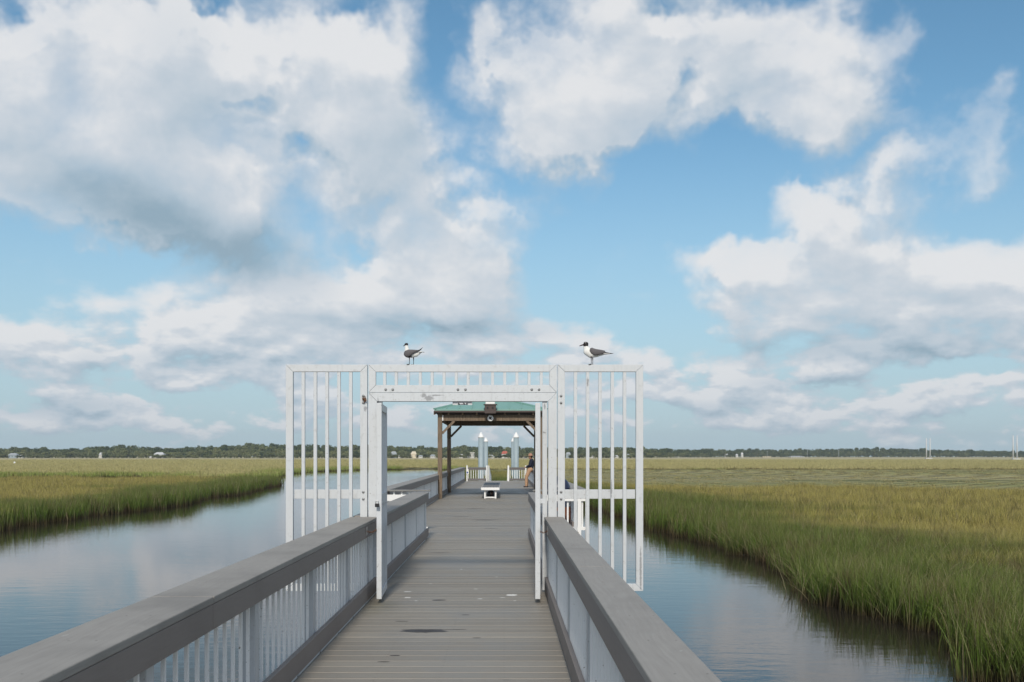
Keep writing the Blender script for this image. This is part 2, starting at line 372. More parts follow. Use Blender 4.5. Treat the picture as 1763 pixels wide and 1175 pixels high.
M['post'] = mat_white('rail_post_shaded', (.48, .50, .52), .3, .4)  # darker than the balusters: the posts' shaded side is put into the colour
M['steel'] = mat_plain('dull_steel', (.42, .41, .40), .35, .9, .2, 40)
M['rust'] = mat_plain('rusty_steel', (.16, .085, .05), .7, .5, .4, 60)
M['black'] = mat_plain('black_metal', (.03, .03, .033), .4, .3)
M['timber'] = mat_timber()
M['roof'] = mat_roof()
M['water'] = mat_water()
M['ground'] = mat_ground()
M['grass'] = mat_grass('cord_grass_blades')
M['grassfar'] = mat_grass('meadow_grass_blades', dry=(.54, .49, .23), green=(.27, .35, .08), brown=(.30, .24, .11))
M['leaves'] = mat_leaves()
M['grey'] = mat_plain('grey_plank', (.22, .22, .225), .6, 0, .25, 12)
M['pile'] = mat_plain('pile_sleeve', (.30, .37, .40), .5, 0, .15, 3)
M['pure'] = mat_plain('clean_white', (.80, .80, .79), .5, 0, .03)
M['dark'] = mat_plain('dark_brown_box', (.075, .055, .05), .6)
M['navy'] = mat_plain('navy_plastic', (.018, .026, .06), .35)
M['slat'] = mat_plain('red_brown_slat', (.20, .062, .022), .5, 0, .25, 15)
M['deckwood'] = mat_plain('pier_timber_under', (.12, .10, .08), .85, 0, .3)
M['blue'] = mat_plain('sign_blue', (.02, .07, .32), .4)

# ------------------------------------------------------------------ mesh helpers
class MB:
    def __init__(s): s.v = []; s.f = []; s.mi = []
    def add(s, vs, fs, mi=0):
        k = len(s.v); s.v += [tuple(v) for v in vs]; s.f += [tuple(i + k for i in f) for f in fs]; s.mi += [mi] * len(fs); return s
    def box(s, x0, x1, y0, y1, z0, z1, mi=0):
        return s.add([(x0,y0,z0),(x1,y0,z0),(x1,y1,z0),(x0,y1,z0),(x0,y0,z1),(x1,y0,z1),(x1,y1,z1),(x0,y1,z1)],
                     [(0,3,2,1),(4,5,6,7),(0,1,5,4),(1,2,6,5),(2,3,7,6),(3,0,4,7)], mi)
    def prism(s, poly, axis, a, b, mi=0):
        """extrude a polygon (pairs) along an axis between a and b"""
        def P(p, q): return {'x': (q, p[0], p[1]), 'y': (p[0], q, p[1]), 'z': (p[0], p[1], q)}[axis]
        n = len(poly)
        vs = [P(p, a) for p in poly] + [P(p, b) for p in poly]
        return s.add(vs, [tuple(range(n))[::-1], tuple(range(n, 2 * n))] + [(i, (i + 1) % n, n + (i + 1) % n, n + i) for i in range(n)], mi)
    def beam(s, p, q, w, h, up=(0, 0, 1), mi=0):
        p, q = Vector(p), Vector(q); d = (q - p).normalized(); u = Vector(up)
        sx = d.cross(u).normalized() * (w / 2); sy = sx.cross(d).normalized() * (h / 2)
        vs = [e + a * sx + c * sy for e in (p, q) for a, c in ((-1, -1), (1, -1), (1, 1), (-1, 1))]
        return s.add(vs, [(0,1,2,3),(7,6,5,4),(0,4,5,1),(1,5,6,2),(2,6,7,3),(3,7,4,0)], mi)
    def tube(s, pts, rad, n=10, mi=0, caps=True):
        """pts with one radius each (or one for all)"""
        pts = [Vector(p) for p in pts]; m = len(pts)
        rad = rad if isinstance(rad, (list, tuple)) else [rad] * m
        base = len(s.v); ref = None
        for i, p in enumerate(pts):
            d = (pts[min(i + 1, m - 1)] - pts[max(i - 1, 0)]).normalized()
            if ref is None: ref = Vector((0, 0, 1)) if abs(d.z) < .9 else Vector((1, 0, 0))
            a = d.cross(ref).normalized(); b = a.cross(d).normalized(); ref = b
            for k in range(n):
                t = 2 * math.pi * k / n; s.v.append(tuple(p + (a * math.cos(t) + b * math.sin(t)) * rad[i]))
        for i in range(m - 1):
            for k in range(n):
                s.f.append((base + i*n + k, base + i*n + (k+1) % n, base + (i+1)*n + (k+1) % n, base + (i+1)*n + k)); s.mi.append(mi)
        if caps:
            s.f.append(tuple(base + k for k in range(n))[::-1]); s.f.append(tuple(base + (m-1)*n + k for k in range(n))); s.mi += [mi, mi]
        return s
    def lathe(s, c, prof, n=20, mi=0):
        """prof: (radius, z) going up; turned about the vertical through c"""
        base = len(s.v)
        for r, z in prof:
            for k in range(n): t = 2*math.pi*k/n; s.v.append((c[0] + r*math.cos(t), c[1] + r*math.sin(t), c[2] + z))
        for i in range(len(prof) - 1):
            for k in range(n): s.f.append((base+i*n+k, base+i*n+(k+1)%n, base+(i+1)*n+(k+1)%n, base+(i+1)*n+k)); s.mi.append(mi)
        s.f.append(tuple(base+k for k in range(n))[::-1]); s.f.append(tuple(base+(len(prof)-1)*n+k for k in range(n))); s.mi += [mi, mi]
        return s
    def build(s, name, mats, parent=None, bev=0, smooth=False, label=None):
        me = bpy.data.meshes.new(name); me.from_pydata(s.v, [], s.f)
        for m in (mats if isinstance(mats, list) else [mats]): me.materials.append(m)
        me.polygons.foreach_set('material_index', s.mi)
        bm = bmesh.new(); bm.from_mesh(me); bmesh.ops.recalc_face_normals(bm, faces=bm.faces); bm.to_mesh(me); bm.free()
        if smooth: me.polygons.foreach_set('use_smooth', [True] * len(me.polygons))
        me.update()
        o = bpy.data.objects.new(name, me); COL.objects.link(o)
        if parent: o.parent = parent
        if bev:
            b = o.modifiers.new('bevel', 'BEVEL'); b.width = bev; b.segments = 2; b.limit_method = 'ANGLE'; b.harden_normals = False
        if label: o['label'] = label
        return o
def tag(o, label=None, cat=None, group=None, kind=None):
    if label: o['label'] = label
    if cat: o['category'] = cat
    if group: o['group'] = group
    if kind: o['kind'] = kind
    return o
def empty(name, loc, label, cat, group=None):
    """things keep their meshes in world coordinates; the empty marks the base"""
    e = bpy.data.objects.new(name, None); COL.objects.link(e); e.location = loc; e.empty_display_size = .2
    return tag(e, label, cat, group)
def adopt(e):
    """hang the parts on their empty without moving them"""
    bpy.context.view_layer.update()
    for c in e.children:
        c.matrix_parent_inverse = Matrix.Translation(-Vector(e.location))
def fix_origin(o):
    """mesh origin to the middle of its base"""
    me = o.data; n = len(me.vertices); a = np.empty(n * 3); me.vertices.foreach_get('co', a); a = a.reshape(-1, 3)
    c = np.array([(a[:, 0].min() + a[:, 0].max()) / 2, (a[:, 1].min() + a[:, 1].max()) / 2, a[:, 2].min()])
    me.vertices.foreach_set('co', (a - c).ravel()); o.location = Vector(c) + Vector(o.location); me.update(); return o

# ------------------------------------------------------------------ land and water
# outline of the open water (creek with the pier in it)
CREEK = [(6.4,-60),(6.3,5),(6.25,12.2),(6.7,14),(7.1,15.6),(6.9,17.2),(6.35,18.6),(6.3,19.8),(6.7,23.5),(7.1,27),(6.8,30),(6.2,38.5),(6.0,43),(5.3,52),(4.9,60),(4.4,70),(2.4,80),(-1.8,88),(-4.8,97),
         (-5.4,110),(-6.4,130),(-7.2,150),(-9.5,190),(-13.4,214),(-22,206),(-29.8,196),(-33.5,176),(-34,154),(-31,134),(-29.6,122),(-26,110),(-22,96),(-20.9,86),(-20.4,80),(-19.3,73),(-20.3,68),
         (-18.4,56),(-18.9,53),(-19.9,48.5),(-19.3,44),(-19.7,40.5),(-19.2,36),(-19.8,20),(-20.5,-60)]
SIDE = [(-320,104),(-180,101),(-120,99),(-80,101),(-62,106),(-48,113),(-40,124),(-42,130),(-56,128),(-75,123),(-110,121),(-180,124),(-320,130)]  # narrow side creek in the left marsh
def in_poly(P, poly):
    x, y = P[:, 0], P[:, 1]; r = np.zeros(len(P), bool); n = len(poly)
    for i in range(n):
        x1, y1 = poly[i]; x2, y2 = poly[(i + 1) % n]
        if y1 == y2: continue
        c = ((y1 > y) != (y2 > y)) & (x < (x2 - x1) * (y - y1) / (y2 - y1) + x1); r ^= c
    return r
def dist_poly(P, poly):
    d = np.full(len(P), 1e9); n = len(poly)
    for i in range(n):
        a = np.array(poly[i], float); b = np.array(poly[(i + 1) % n], float); ab = b - a
        t = np.clip(((P - a) @ ab) / (ab @ ab), 0, 1); q = a + t[:, None] * ab
        d = np.minimum(d, np.hypot(*(P - q).T))
    return d
def wig(P):
    return .45 * np.sin(P[:, 1] * 1.3 + np.sin(P[:, 1] * .7) * 2) * .4 + .35 * np.sin(P[:, 1] * 3.1 + P[:, 0]) * .5 + .25 * np.sin(P[:, 1] * 6.7) + .5 * np.sin(P[:, 1] * 2.2 + 2 * np.sin(P[:, 1] * .9)) * (np.sin(P[:, 1] * .53) > -.2) + .18 * np.sin(P[:, 1] * 13.1)
def shore(P):
    """signed distance from the waterline, positive on land"""
    d = dist_poly(P, CREEK) * np.where(in_poly(P, CREEK), -1, 1) + wig(P) * .5
    d2 = dist_poly(P, SIDE) * np.where(in_poly(P, SIDE), -1, 1) + wig(P) * .5
    return np.minimum(d, d2)
def ground_z(P):
    d = shore(P); Y = P[:, 1]
    z = np.clip(WATER - .03 + d * .09, -2.6, -1.08)
    return z + np.clip((Y - 260) / 400, 0, 1) * .45
rs = np.random.RandomState(3)
def build_ground():
    na, nr = 700, 420
    ang = np.linspace(-.95 * math.pi, .95 * math.pi, na)
    # finer straight ahead
    ang = np.sign(ang) * (np.abs(ang) / math.pi) ** 1.8 * math.pi
    rad = np.concatenate([[1.0], np.geomspace(2.5, 2600, nr - 1)])
    A, Rr = np.meshgrid(ang, rad)
    P = np.stack([(np.sin(A) * Rr).ravel(), (np.cos(A) * Rr).ravel()], 1)
    z = ground_z(P); z += np.where(z > -1.15, .03 * np.sin(P[:, 0] * 2.1) * np.sin(P[:, 1] * 1.7), 0)
    V = np.column_stack([P, z]); i = np.arange(nr - 1)[:, None] * na + np.arange(na - 1)[None]
    Fq = np.stack([i, i + 1, i + 1 + na, i + na], -1).reshape(-1, 4)
    me = bpy.data.meshes.new('ground'); me.vertices.add(len(V)); me.vertices.foreach_set('co', V.ravel())
    me.loops.add(Fq.size); me.loops.foreach_set('vertex_index', Fq.ravel().astype(np.int32))
    me.polygons.add(len(Fq)); me.polygons.foreach_set('loop_start', np.arange(0, Fq.size, 4, dtype=np.int32)); me.polygons.foreach_set('loop_total', np.full(len(Fq), 4, np.int32))
    me.polygons.foreach_set('use_smooth', [True] * len(Fq)); me.update(calc_edges=True); me.validate()
    me.materials.append(M['ground']); o = bpy.data.objects.new('ground', me); COL.objects.link(o); tag(o, kind='structure')
    w = MB(); w.add([(-400,-300,WATER),(60,-300,WATER),(60,260,WATER),(-400,260,WATER)], [(0,1,2,3)]); wo = w.build('water', M['water']); tag(wo, kind='structure')
build_ground()

# ------------------------------------------------------------------ grass (stuff)
def blade_clump(name, n, rad, h, w, lean, mat, segs=3, seed=0, dead=False):
    r = np.random.RandomState(seed); V = []; Fs = []; up = []; tint = []
    for i in range(n):
        a = r.rand() * 6.283; q = rad * math.sqrt(r.rand()); x, y = q * math.cos(a), q * math.sin(a)
        H = h * (.55 + .5 * r.rand()); la = r.rand() * 6.283; L = lean * (.25 + r.rand()) * H; f = r.rand() * 3.1416
        dx, dy = math.cos(f) * w / 2, math.sin(f) * w / 2; k = len(V); tn = .9 + .1 * r.rand() if dead else r.rand()
        for s in range(segs + 1):
            t = s / segs; b = L * t ** 1.8; ww = (1 - .55 * t - .4 * t ** 4)
            cx, cy, cz = x + math.cos(la) * b, y + math.sin(la) * b, H * t * (1 - .12 * lean * t) - .05
            if s < segs: V += [(cx - dx * ww, cy - dy * ww, cz), (cx + dx * ww, cy + dy * ww, cz)]; up += [t, t]; tint += [tn, tn]
            else: V.append((cx, cy, cz)); up.append(1.0); tint.append(tn)
        for s in range(segs - 1): Fs.append((k + 2*s, k + 2*s + 1, k + 2*s + 3, k + 2*s + 2))
        Fs.append((k + 2*segs - 2, k + 2*segs - 1, k + 2*segs))
    me = bpy.data.meshes.new(name); me.from_pydata(V, [], Fs); me.materials.append(mat)
    for nm, dt in (('up', up), ('tint', tint)):
        at_ = me.attributes.new(nm, 'FLOAT', 'POINT'); at_.data.foreach_set('value', dt)
    return bpy.data.objects.new(name, me)
def scatter(name, label, cat, P, scale, rotz, idx, attrs, sources, tilt=.12):
    me = bpy.data.meshes.new(name); n = len(P)
    me.vertices.add(n); me.vertices.foreach_set('co', P.ravel())
    a = me.attributes.new('size', 'FLOAT_VECTOR', 'POINT'); a.data.foreach_set('vector', scale.ravel())
    rot = np.column_stack([(rs.rand(n) - .5) * tilt * 2, (rs.rand(n) - .5) * tilt * 2, rotz])
    a = me.attributes.new('turn', 'FLOAT_VECTOR', 'POINT'); a.data.foreach_set('vector', rot.ravel())
    a = me.attributes.new('which', 'INT', 'POINT'); a.data.foreach_set('value', idx.astype(np.int32))
    for k, v in attrs.items():
        a = me.attributes.new(k, 'FLOAT', 'POINT'); a.data.foreach_set('value', v)
    o = bpy.data.objects.new(name, me); COL.objects.link(o)
    c = bpy.data.collections.new(name + '_pieces')
    for s in sources: c.objects.link(s)
    g = bpy.data.node_groups.new(name + '_scatter', 'GeometryNodeTree')
    g.interface.new_socket('Geometry', in_out='INPUT', socket_type='NodeSocketGeometry'); g.interface.new_socket('Geometry', in_out='OUTPUT', socket_type='NodeSocketGeometry')
    t = NT(g); gi = t.new('NodeGroupInput'); go = t.new('NodeGroupOutput')
    ci = t.new('GeometryNodeCollectionInfo'); ci.inputs['Collection'].default_value = c; ci.inputs['Separate Children'].default_value = True; ci.inputs['Reset Children'].default_value = True
    ip = t.new('GeometryNodeInstanceOnPoints')
    def na(nm, typ): nd = t.new('GeometryNodeInputNamedAttribute', data_type=typ); nd.inputs['Name'].default_value = nm; return nd.outputs['Attribute']
    t.l.new(gi.outputs[0], ip.inputs['Points']); t.l.new(ci.outputs[0], ip.inputs['Instance']); ip.inputs['Pick Instance'].default_value = True
    t.l.new(na('which', 'INT'), ip.inputs['Instance Index']); t.l.new(na('size', 'FLOAT_VECTOR'), ip.inputs['Scale'])
    er = t.new('FunctionNodeEulerToRotation'); t.l.new(na('turn', 'FLOAT_VECTOR'), er.inputs[0]); t.l.new(er.outputs[0], ip.inputs['Rotation'])
    t.l.new(ip.outputs[0], go.inputs[0])
    md = o.modifiers.new('scatter', 'NODES'); md.node_group = g
    return tag(o, label, cat, kind='stuff')
def pts_in(x0, x1, y0, y1, dens):
    n = int((x1 - x0) * (y1 - y0) * dens); return np.column_stack([x0 + rs.rand(n) * (x1 - x0), y0 + rs.rand(n) * (y1 - y0)])
def in_sight(P, k=.62, m=4): return np.abs(P[:, 0]) < np.maximum(P[:, 1], 0) * k + m
def tall_zone(P):
    lim = np.where(P[:, 0] > 0, 76 - .25 * np.clip(P[:, 0], 0, 60) + 2.5 * np.sin(P[:, 0] * .35), 101)
    lim = np.where((P[:, 0] < 4) & (P[:, 0] > -12), 160, lim)
    return P[:, 1] < lim
def grass(name, label, parts, sources):
    Ps, S, I, inl = [], [], [], []
    for (x0, x1, y0, y1, dens, hs, ws, k0, k1, zone) in parts:
        P = pts_in(x0, x1, y0, y1, dens); P = P[in_sight(P)]; d = shore(P)
        keep = d > -.12
        if zone == 'tall': keep &= tall_zone(P)
        if zone == 'low': keep &= ~tall_zone(P)
        # along the very edge keep it dense, thinner patches inland
        P, d = P[keep], d[keep]
        gap = np.sin(P[:, 0] * .9 + 1.3 * np.sin(P[:, 1] * .6)) + np.sin(P[:, 1] * 1.1 + P[:, 0] * .3)
        keep = (rs.rand(len(P)) < np.where(gap > 1.2, .55, 1.0)); P, d = P[keep], d[keep]
        n = len(P); bank = np.exp(-np.clip(d, 0, 50) / 2.2)
        h = hs * (.74 + .42 * bank + .34 * (rs.rand(n) - .5) + .09 * np.sin(P[:, 0] * .5 + P[:, 1] * .31) + .10 * np.sin(P[:, 0] * 1.7) * np.sin(P[:, 1] * 1.3))
        S.append(np.column_stack([ws * (.8 + .4 * rs.rand(n)), ws * (.8 + .4 * rs.rand(n)), h])); Ps.append(np.column_stack([P, np.maximum(ground_z(P), WATER - .12)]))
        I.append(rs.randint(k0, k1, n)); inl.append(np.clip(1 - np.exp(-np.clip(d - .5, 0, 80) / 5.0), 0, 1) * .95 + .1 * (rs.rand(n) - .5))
    P = np.vstack(Ps); S = np.vstack(S); I = np.concatenate(I); inl = np.concatenate(inl)
    print(name, len(P))
    return scatter(name, label, 'grass', P, S, rs.rand(len(P)) * 6.283, I, {'inland': inl}, sources)
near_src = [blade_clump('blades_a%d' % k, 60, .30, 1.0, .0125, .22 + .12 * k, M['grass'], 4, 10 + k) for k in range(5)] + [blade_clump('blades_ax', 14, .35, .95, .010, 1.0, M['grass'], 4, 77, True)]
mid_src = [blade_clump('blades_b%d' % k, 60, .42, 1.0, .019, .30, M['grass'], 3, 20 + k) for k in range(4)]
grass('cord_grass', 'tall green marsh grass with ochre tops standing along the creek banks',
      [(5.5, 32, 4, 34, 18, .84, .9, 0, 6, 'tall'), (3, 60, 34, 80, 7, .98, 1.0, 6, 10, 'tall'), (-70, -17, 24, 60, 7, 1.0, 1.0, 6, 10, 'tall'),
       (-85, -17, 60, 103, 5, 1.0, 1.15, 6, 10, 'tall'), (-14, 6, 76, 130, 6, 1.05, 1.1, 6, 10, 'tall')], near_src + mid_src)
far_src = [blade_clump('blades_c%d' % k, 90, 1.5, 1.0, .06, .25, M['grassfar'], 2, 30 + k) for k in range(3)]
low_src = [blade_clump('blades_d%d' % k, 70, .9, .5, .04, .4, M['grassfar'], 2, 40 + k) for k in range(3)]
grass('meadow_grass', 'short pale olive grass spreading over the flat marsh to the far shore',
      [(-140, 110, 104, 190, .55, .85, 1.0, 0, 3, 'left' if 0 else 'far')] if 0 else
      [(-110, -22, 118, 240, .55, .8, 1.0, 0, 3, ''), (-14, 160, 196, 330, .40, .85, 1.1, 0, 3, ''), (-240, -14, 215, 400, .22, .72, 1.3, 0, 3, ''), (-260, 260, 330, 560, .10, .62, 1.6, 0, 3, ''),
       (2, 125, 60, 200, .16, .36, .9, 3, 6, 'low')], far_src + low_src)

# ------------------------------------------------------------------ boardwalk
def plank_sheet(mb, x0, x1, y0, y1):
    n = int(round((y1 - y0) / .21))
    for i in range(n):
        a = y0 + i * .21
        j = rnd.uniform(-.004, .004); zt = rnd.uniform(-.0015, .0015)
        # a plank with softly rounded edges
        mb.prism([(a + .0045, -.032), (a + .2055, -.032), (a + .2055, -.006 + zt), (a + .2005, zt), (a + .0095, zt), (a + .0045, -.006 + zt)], 'x', x0 + j, x1 + j)
dk = MB(); plank_sheet(dk, -1.60, .575, -3.15, 21.42); plank_sheet(dk, -2.62, 1.60, 21.42, 64.47)
deck = tag(dk.build('boardwalk', M['deck']), kind='structure')
st = MB()
for x in (-1.56, -.55, .5): st.box(x - .03, x + .03, -3, 21.4, -.30, -.034)
for x in (-2.56, -1.2, .2, 1.54): st.box(x - .03, x + .03, 21.45, 64.5, -.30, -.034)
st.build('stringer', M['deckwood'], deck)
ed = MB()  # white strips under the kick boards stand in for a gleam of light
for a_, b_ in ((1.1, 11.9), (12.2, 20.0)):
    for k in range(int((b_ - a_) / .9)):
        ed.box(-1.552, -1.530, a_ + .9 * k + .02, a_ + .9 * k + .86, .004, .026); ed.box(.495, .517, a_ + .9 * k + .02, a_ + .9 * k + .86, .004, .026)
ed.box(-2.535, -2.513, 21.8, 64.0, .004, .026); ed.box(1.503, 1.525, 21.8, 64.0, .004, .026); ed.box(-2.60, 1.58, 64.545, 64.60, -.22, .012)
ed.build('edge_gleam_strip', M['white'], deck)
for y in [0.5 + 3.4 * k for k in range(6)]:
    for x in (-1.72, .70):
        p = MB(); p.lathe((x, y, -3.2), [(.12, 0), (.115, 1.5), (.11, 3.0)], 14); p.build('pile', M['deckwood'], deck, smooth=True)
for y in [22.5 + 4.1 * k for k in range(11)]:
    for x in (-2.45, 1.42):
        p = MB(); p.lathe((x, y, -3.2), [(.13, 0), (.125, 1.5), (.12, 2.9)], 14); p.build('pile', M['deckwood'], deck, smooth=True)

# ------------------------------------------------------------------ railings
def railing(label, x, out, y0, y1, capw, posts, group, joints=(), pitch=.168, most=100, post_sizes=.09):
    """x: inner face of the fascia; out: -1 left, +1 right"""
    e = empty('railing', (x + out * .1, y0, 0), label, 'railing', group)
    def bx(mb, a, b, ya, yb, za, zb):
        xa, xb = sorted((x + out * a, x + out * b)); mb.box(xa, xb, ya, yb, za, zb)
    cuts = [y0] + list(joints) + [y1]
    m = MB()
    for a, b in zip(cuts, cuts[1:]): bx(m, -.004, capw, a + .004, b - .004, .872, .91)
    m.build('cap', M['cap'], e, .005)
    m = MB()
    for a, b in zip(cuts, cuts[1:]): bx(m, 0, .038, a + .0025, b - .0025, .735, .8695)
    m.build('fascia', M['fascia'], e, .004)
    m = MB(); bx(m, 0, .038, y0 + .02, y1 - .02 if y1 < 20 else y1, .03, .19); m.build('kick_board', M['fascia'], e, .004)
    m = MB(); bx(m, capw - .05, capw - .012, y0, y1, .78, .8695); m.build('outer_board', M['fascia'], e, .004)
    ys = []
    y = y0 + .06
    while y < y1 - .03:
        if all(abs(y - q) > .07 for q in posts): ys.append(y)
        y += pitch
    for q in posts:
        m = MB(); bx(m, .040, .040 + post_sizes, q - .048, q + .048, -.28, .871); m.build('post', M['post'], e, .004)
    def bal(mb, y): bx(mb, .041, .060, y - .0095, y + .0095, .012, .87)
    for y in ys[:most]:
        m = MB(); bal(m, y); m.build('baluster', M['baluster'], e)
    if len(ys) > most:
        m = MB()
        for y in ys[most:]: bal(m, y)
        tag(m.build('baluster_row', M['baluster'], e), kind='stuff')
    adopt(e); return e
GR = 'grey capped railings along the boardwalk'
railing('long grey railing on the left of the near walkway, up to the gate', -1.52, -1, 1.0, 11.965, .325, (2.52, 4.39, 6.29, 8.18, 10.0, 11.45), GR, joints=(5.2, 10.07))
railing('long grey railing on the right of the near walkway, up to the gate', .485, 1, 1.0, 11.965, .225, (2.52, 4.39, 6.29, 8.18, 10.0, 11.9), GR, joints=(6.6,))
railing('short left railing just past the gate, ending where the deck widens', -1.52, -1, 12.16, 20.05, .325, (13.9, 15.8, 17.7, 19.6), GR)
railing('short right railing just past the gate, ending where the deck widens', .485, 1, 12.16, 20.05, .225, (13.9, 15.8, 17.7, 19.6), GR)
railing('long railing on the left edge of the wide deck, passing behind the shelter posts', -2.50, -1, 21.75, 64.0, .33, tuple(23 + 2.9 * k for k in range(14)), GR, joints=(27, 32, 37, 42, 47, 52, 57))
railing('long railing on the right edge of the wide deck, where the person leans', 1.49, 1, 21.75, 64.0, .33, tuple(23 + 2.9 * k for k in range(14)), GR, joints=(27, 32, 37, 42, 47, 52, 57))
def cross_rail(label, x0, x1, y, group, capmat, face=True, npost=None):
    e = empty('railing', ((x0 + x1) / 2, y, 0), label, 'railing', group)
    m = MB(); m.box(x0, x1, y - .03, y + .15, .872, .905); m.build('cap', M['capx'], e, .004)
    if face:
        m = MB(); m.box(x0 + .06, x1 - .06, y - .001, y + .037, .735, .8695); m.build('fascia', M['fasciax'], e)
        m = MB(); m.box(x0 + .06, x1 - .06, y - .001, y + .037, .04, .18); m.build('kick_board', M['fasciax'], e)
    else:
        m = MB(); m.box(x0 + .06, x1 - .06, y, y + .05, .66, .80); m.build('top_rail', M['pure'], e)
        m = MB(); m.box(x0 + .06, x1 - .06, y, y + .05, .03, .10); m.build('bottom_rail', M['pure'], e)
    for x in ((x0 + .03, x1 - .03) if face else ((x0 + .03, x0 + .2) if x0 < -2 else (x1 - .03, x1 - .2))):
        m = MB(); m.box(x - .04, x + .04, y - .045, y + .045, -.30, .871 if not face else 1.02); m.build('post', M['pure'], e, .005)
    n = int((x1 - x0 - .2) / .135)
    for k in range(n):
        x = x0 + .13 + (x1 - x0 - .26) * k / (n - 1); m = MB(); m.box(x - .018, x + .018, y + .040, y + .076, .045, .87) if face else m.box(x - .018, x + .018, y + .055, y + .091, .035, .87)
        m.build('baluster', M['baluster'], e)
    adopt(e)
GE = 'cross railings closing the ends of the wide deck'
cross_rail('white cross railing left of the walkway where the deck widens', -2.86, -1.60, 21.60, GE, 'capx', False)
cross_rail('white cross railing right of the walkway, in front of the litter bin', .62, 1.83, 21.60, GE, 'capx', False)
cross_rail('end railing at the far end of the deck, left of the gangway gap', -2.42, -1.08, 64.1, GE, 'capx')
cross_rail('end railing at the far end of the deck, right of the gangway gap', .25, 1.42, 64.1, GE, 'capx')

# ------------------------------------------------------------------ gate
gate = empty('security_gate', (-.5, GATE, 0), 'tall white metal gate with barred side wings straddling the boardwalk, both leaves open', 'gate')
def miter_frame(name, x0, x1, z0, z1, w, y0, y1, sides='tblr', mat='white', parent=gate, g=.0016):
    """a frame of mitred square tubes with fine seams"""
    m = MB()
    if 't' in sides: m.prism([(x0 + g, z1), (x1 - g, z1), (x1 - w - g, z1 - w), (x0 + w + g, z1 - w)], 'y', y0, y1)
    if 'b' in sides: m.prism([(x0 + g, z0), (x1 - g, z0), (x1 - w - g, z0 + w), (x0 + w + g, z0 + w)], 'y', y0, y1)
    zb = z0 + (w if 'b' in sides else 0); q = g
    if 'l' in sides: m.prism([(x0, z0 + (q if 'b' in sides else 0)), (x0 + w, zb + (q if 'b' in sides else 0)), (x0 + w, z1 - w - q), (x0, z1 - q)], 'y', y0, y1)
    if 'r' in sides: m.prism([(x1, z0 + (q if 'b' in sides else 0)), (x1 - w, zb + (q if 'b' in sides else 0)), (x1 - w, z1 - w - q), (x1, z1 - q)], 'y', y0, y1)
    return m.build(name, M[mat], parent, .0025)
TOP = wz(628, GATE)
def bolt(x, z, y, parent=gate):
    m = MB(); m.tube([(x, y, z), (x, y - .007, z), (x, y - .012, z)], [.017, .015, .006], 12); m.build('bolt', M['steel'], parent, smooth=False)
# side wings
for (pa, pb, xs) in ((492, 632.3, (521.6, 542.3, 562.5, 583, 603.4)), (960.3, 1107.5, (991, 1012, 1033.4, 1054.6, 1075.7))):
    x0, x1 = wx(pa, GATE), wx(pb, GATE)
    miter_frame('wing_frame', x0, x1, .014, TOP, .086, GATE, GATE + .055)
    for px in xs:
        x = wx(px, GATE); m = MB(); m.box(x - .02, x + .02, GATE + .008, GATE + .047, .101, TOP - .087); m.build('bar', M['white'], gate, .003)
    m = MB(); m.box(x0 + .09 if pa < 700 else x0 + .002, x1 - .003 if pa < 700 else x1 - .09, GATE + .058, GATE + .10, wz(859.5, GATE), wz(843.5, GATE)); m.build('cross_beam', M['white'], gate, .003)
    bxp = (625.6, 625.6) if pa < 700 else (966, 966)
    for px, py in ((bxp[0], 682 if pa < 700 else 682), (bxp[0], 694), (bxp[0], 847.5), (bxp[0], 859.6)): bolt(wx(px, GATE), wz(py, GATE), GATE)
# transom over the opening
tx0, tx1 = wx(634.3, GATE), wx(958.6, GATE); zt0 = wz(676, GATE)
miter_frame('transom_frame', tx0, tx1, zt0, TOP, .088, GATE - .002, GATE + .053)
for px in (662, 682, 702.6, 723.4, 743.8, 764.5, 785.3, 806, 827, 848, 869, 890, 911, 932):
    x = wx(px, GATE); m = MB(); m.box(x - .018, x + .018, GATE + .006, GATE + .045, zt0 + .089, TOP - .089); m.build('transom_bar', M['white'], gate, .003)
for px in (664.2, 676.3, 788.5, 801.5, 915.5, 928): bolt(wx(px, GATE), wz(671, GATE), GATE - .002)
# door frame: header and two posts
zh = wz(676.6, GATE); w = .103
m = MB(); g = .0016
m.prism([(tx0 + g, zh), (tx1 - g, zh), (tx1 - w - g, zh - w), (tx0 + w + g, zh - w)], 'y', GATE - .006, GATE + .11); m.build('door_header', M['white'], gate, .003)
m = MB(); m.prism([(tx0, -.25), (tx0 + w, -.25), (tx0 + w, zh - w - g), (tx0, zh - g)], 'y', GATE - .006, GATE + .11); m.build('door_post', M['white'], gate, .003)
m = MB(); m.prism([(tx1, -.25), (tx1 - w, -.25), (tx1 - w, zh - w - g), (tx1, zh - g)], 'y', GATE - .006, GATE + .11); m.build('door_post', M['white'], gate, .003)
for (a, b) in ((tx0 + w + .006, tx0 + w + .058), (wx(934, GATE), wx(942.2, GATE))):
    m = MB(); m.box(a, b, GATE + .02, GATE + .09, .02, zh - w - .002); m.build('jamb', M['white'], gate, .003)
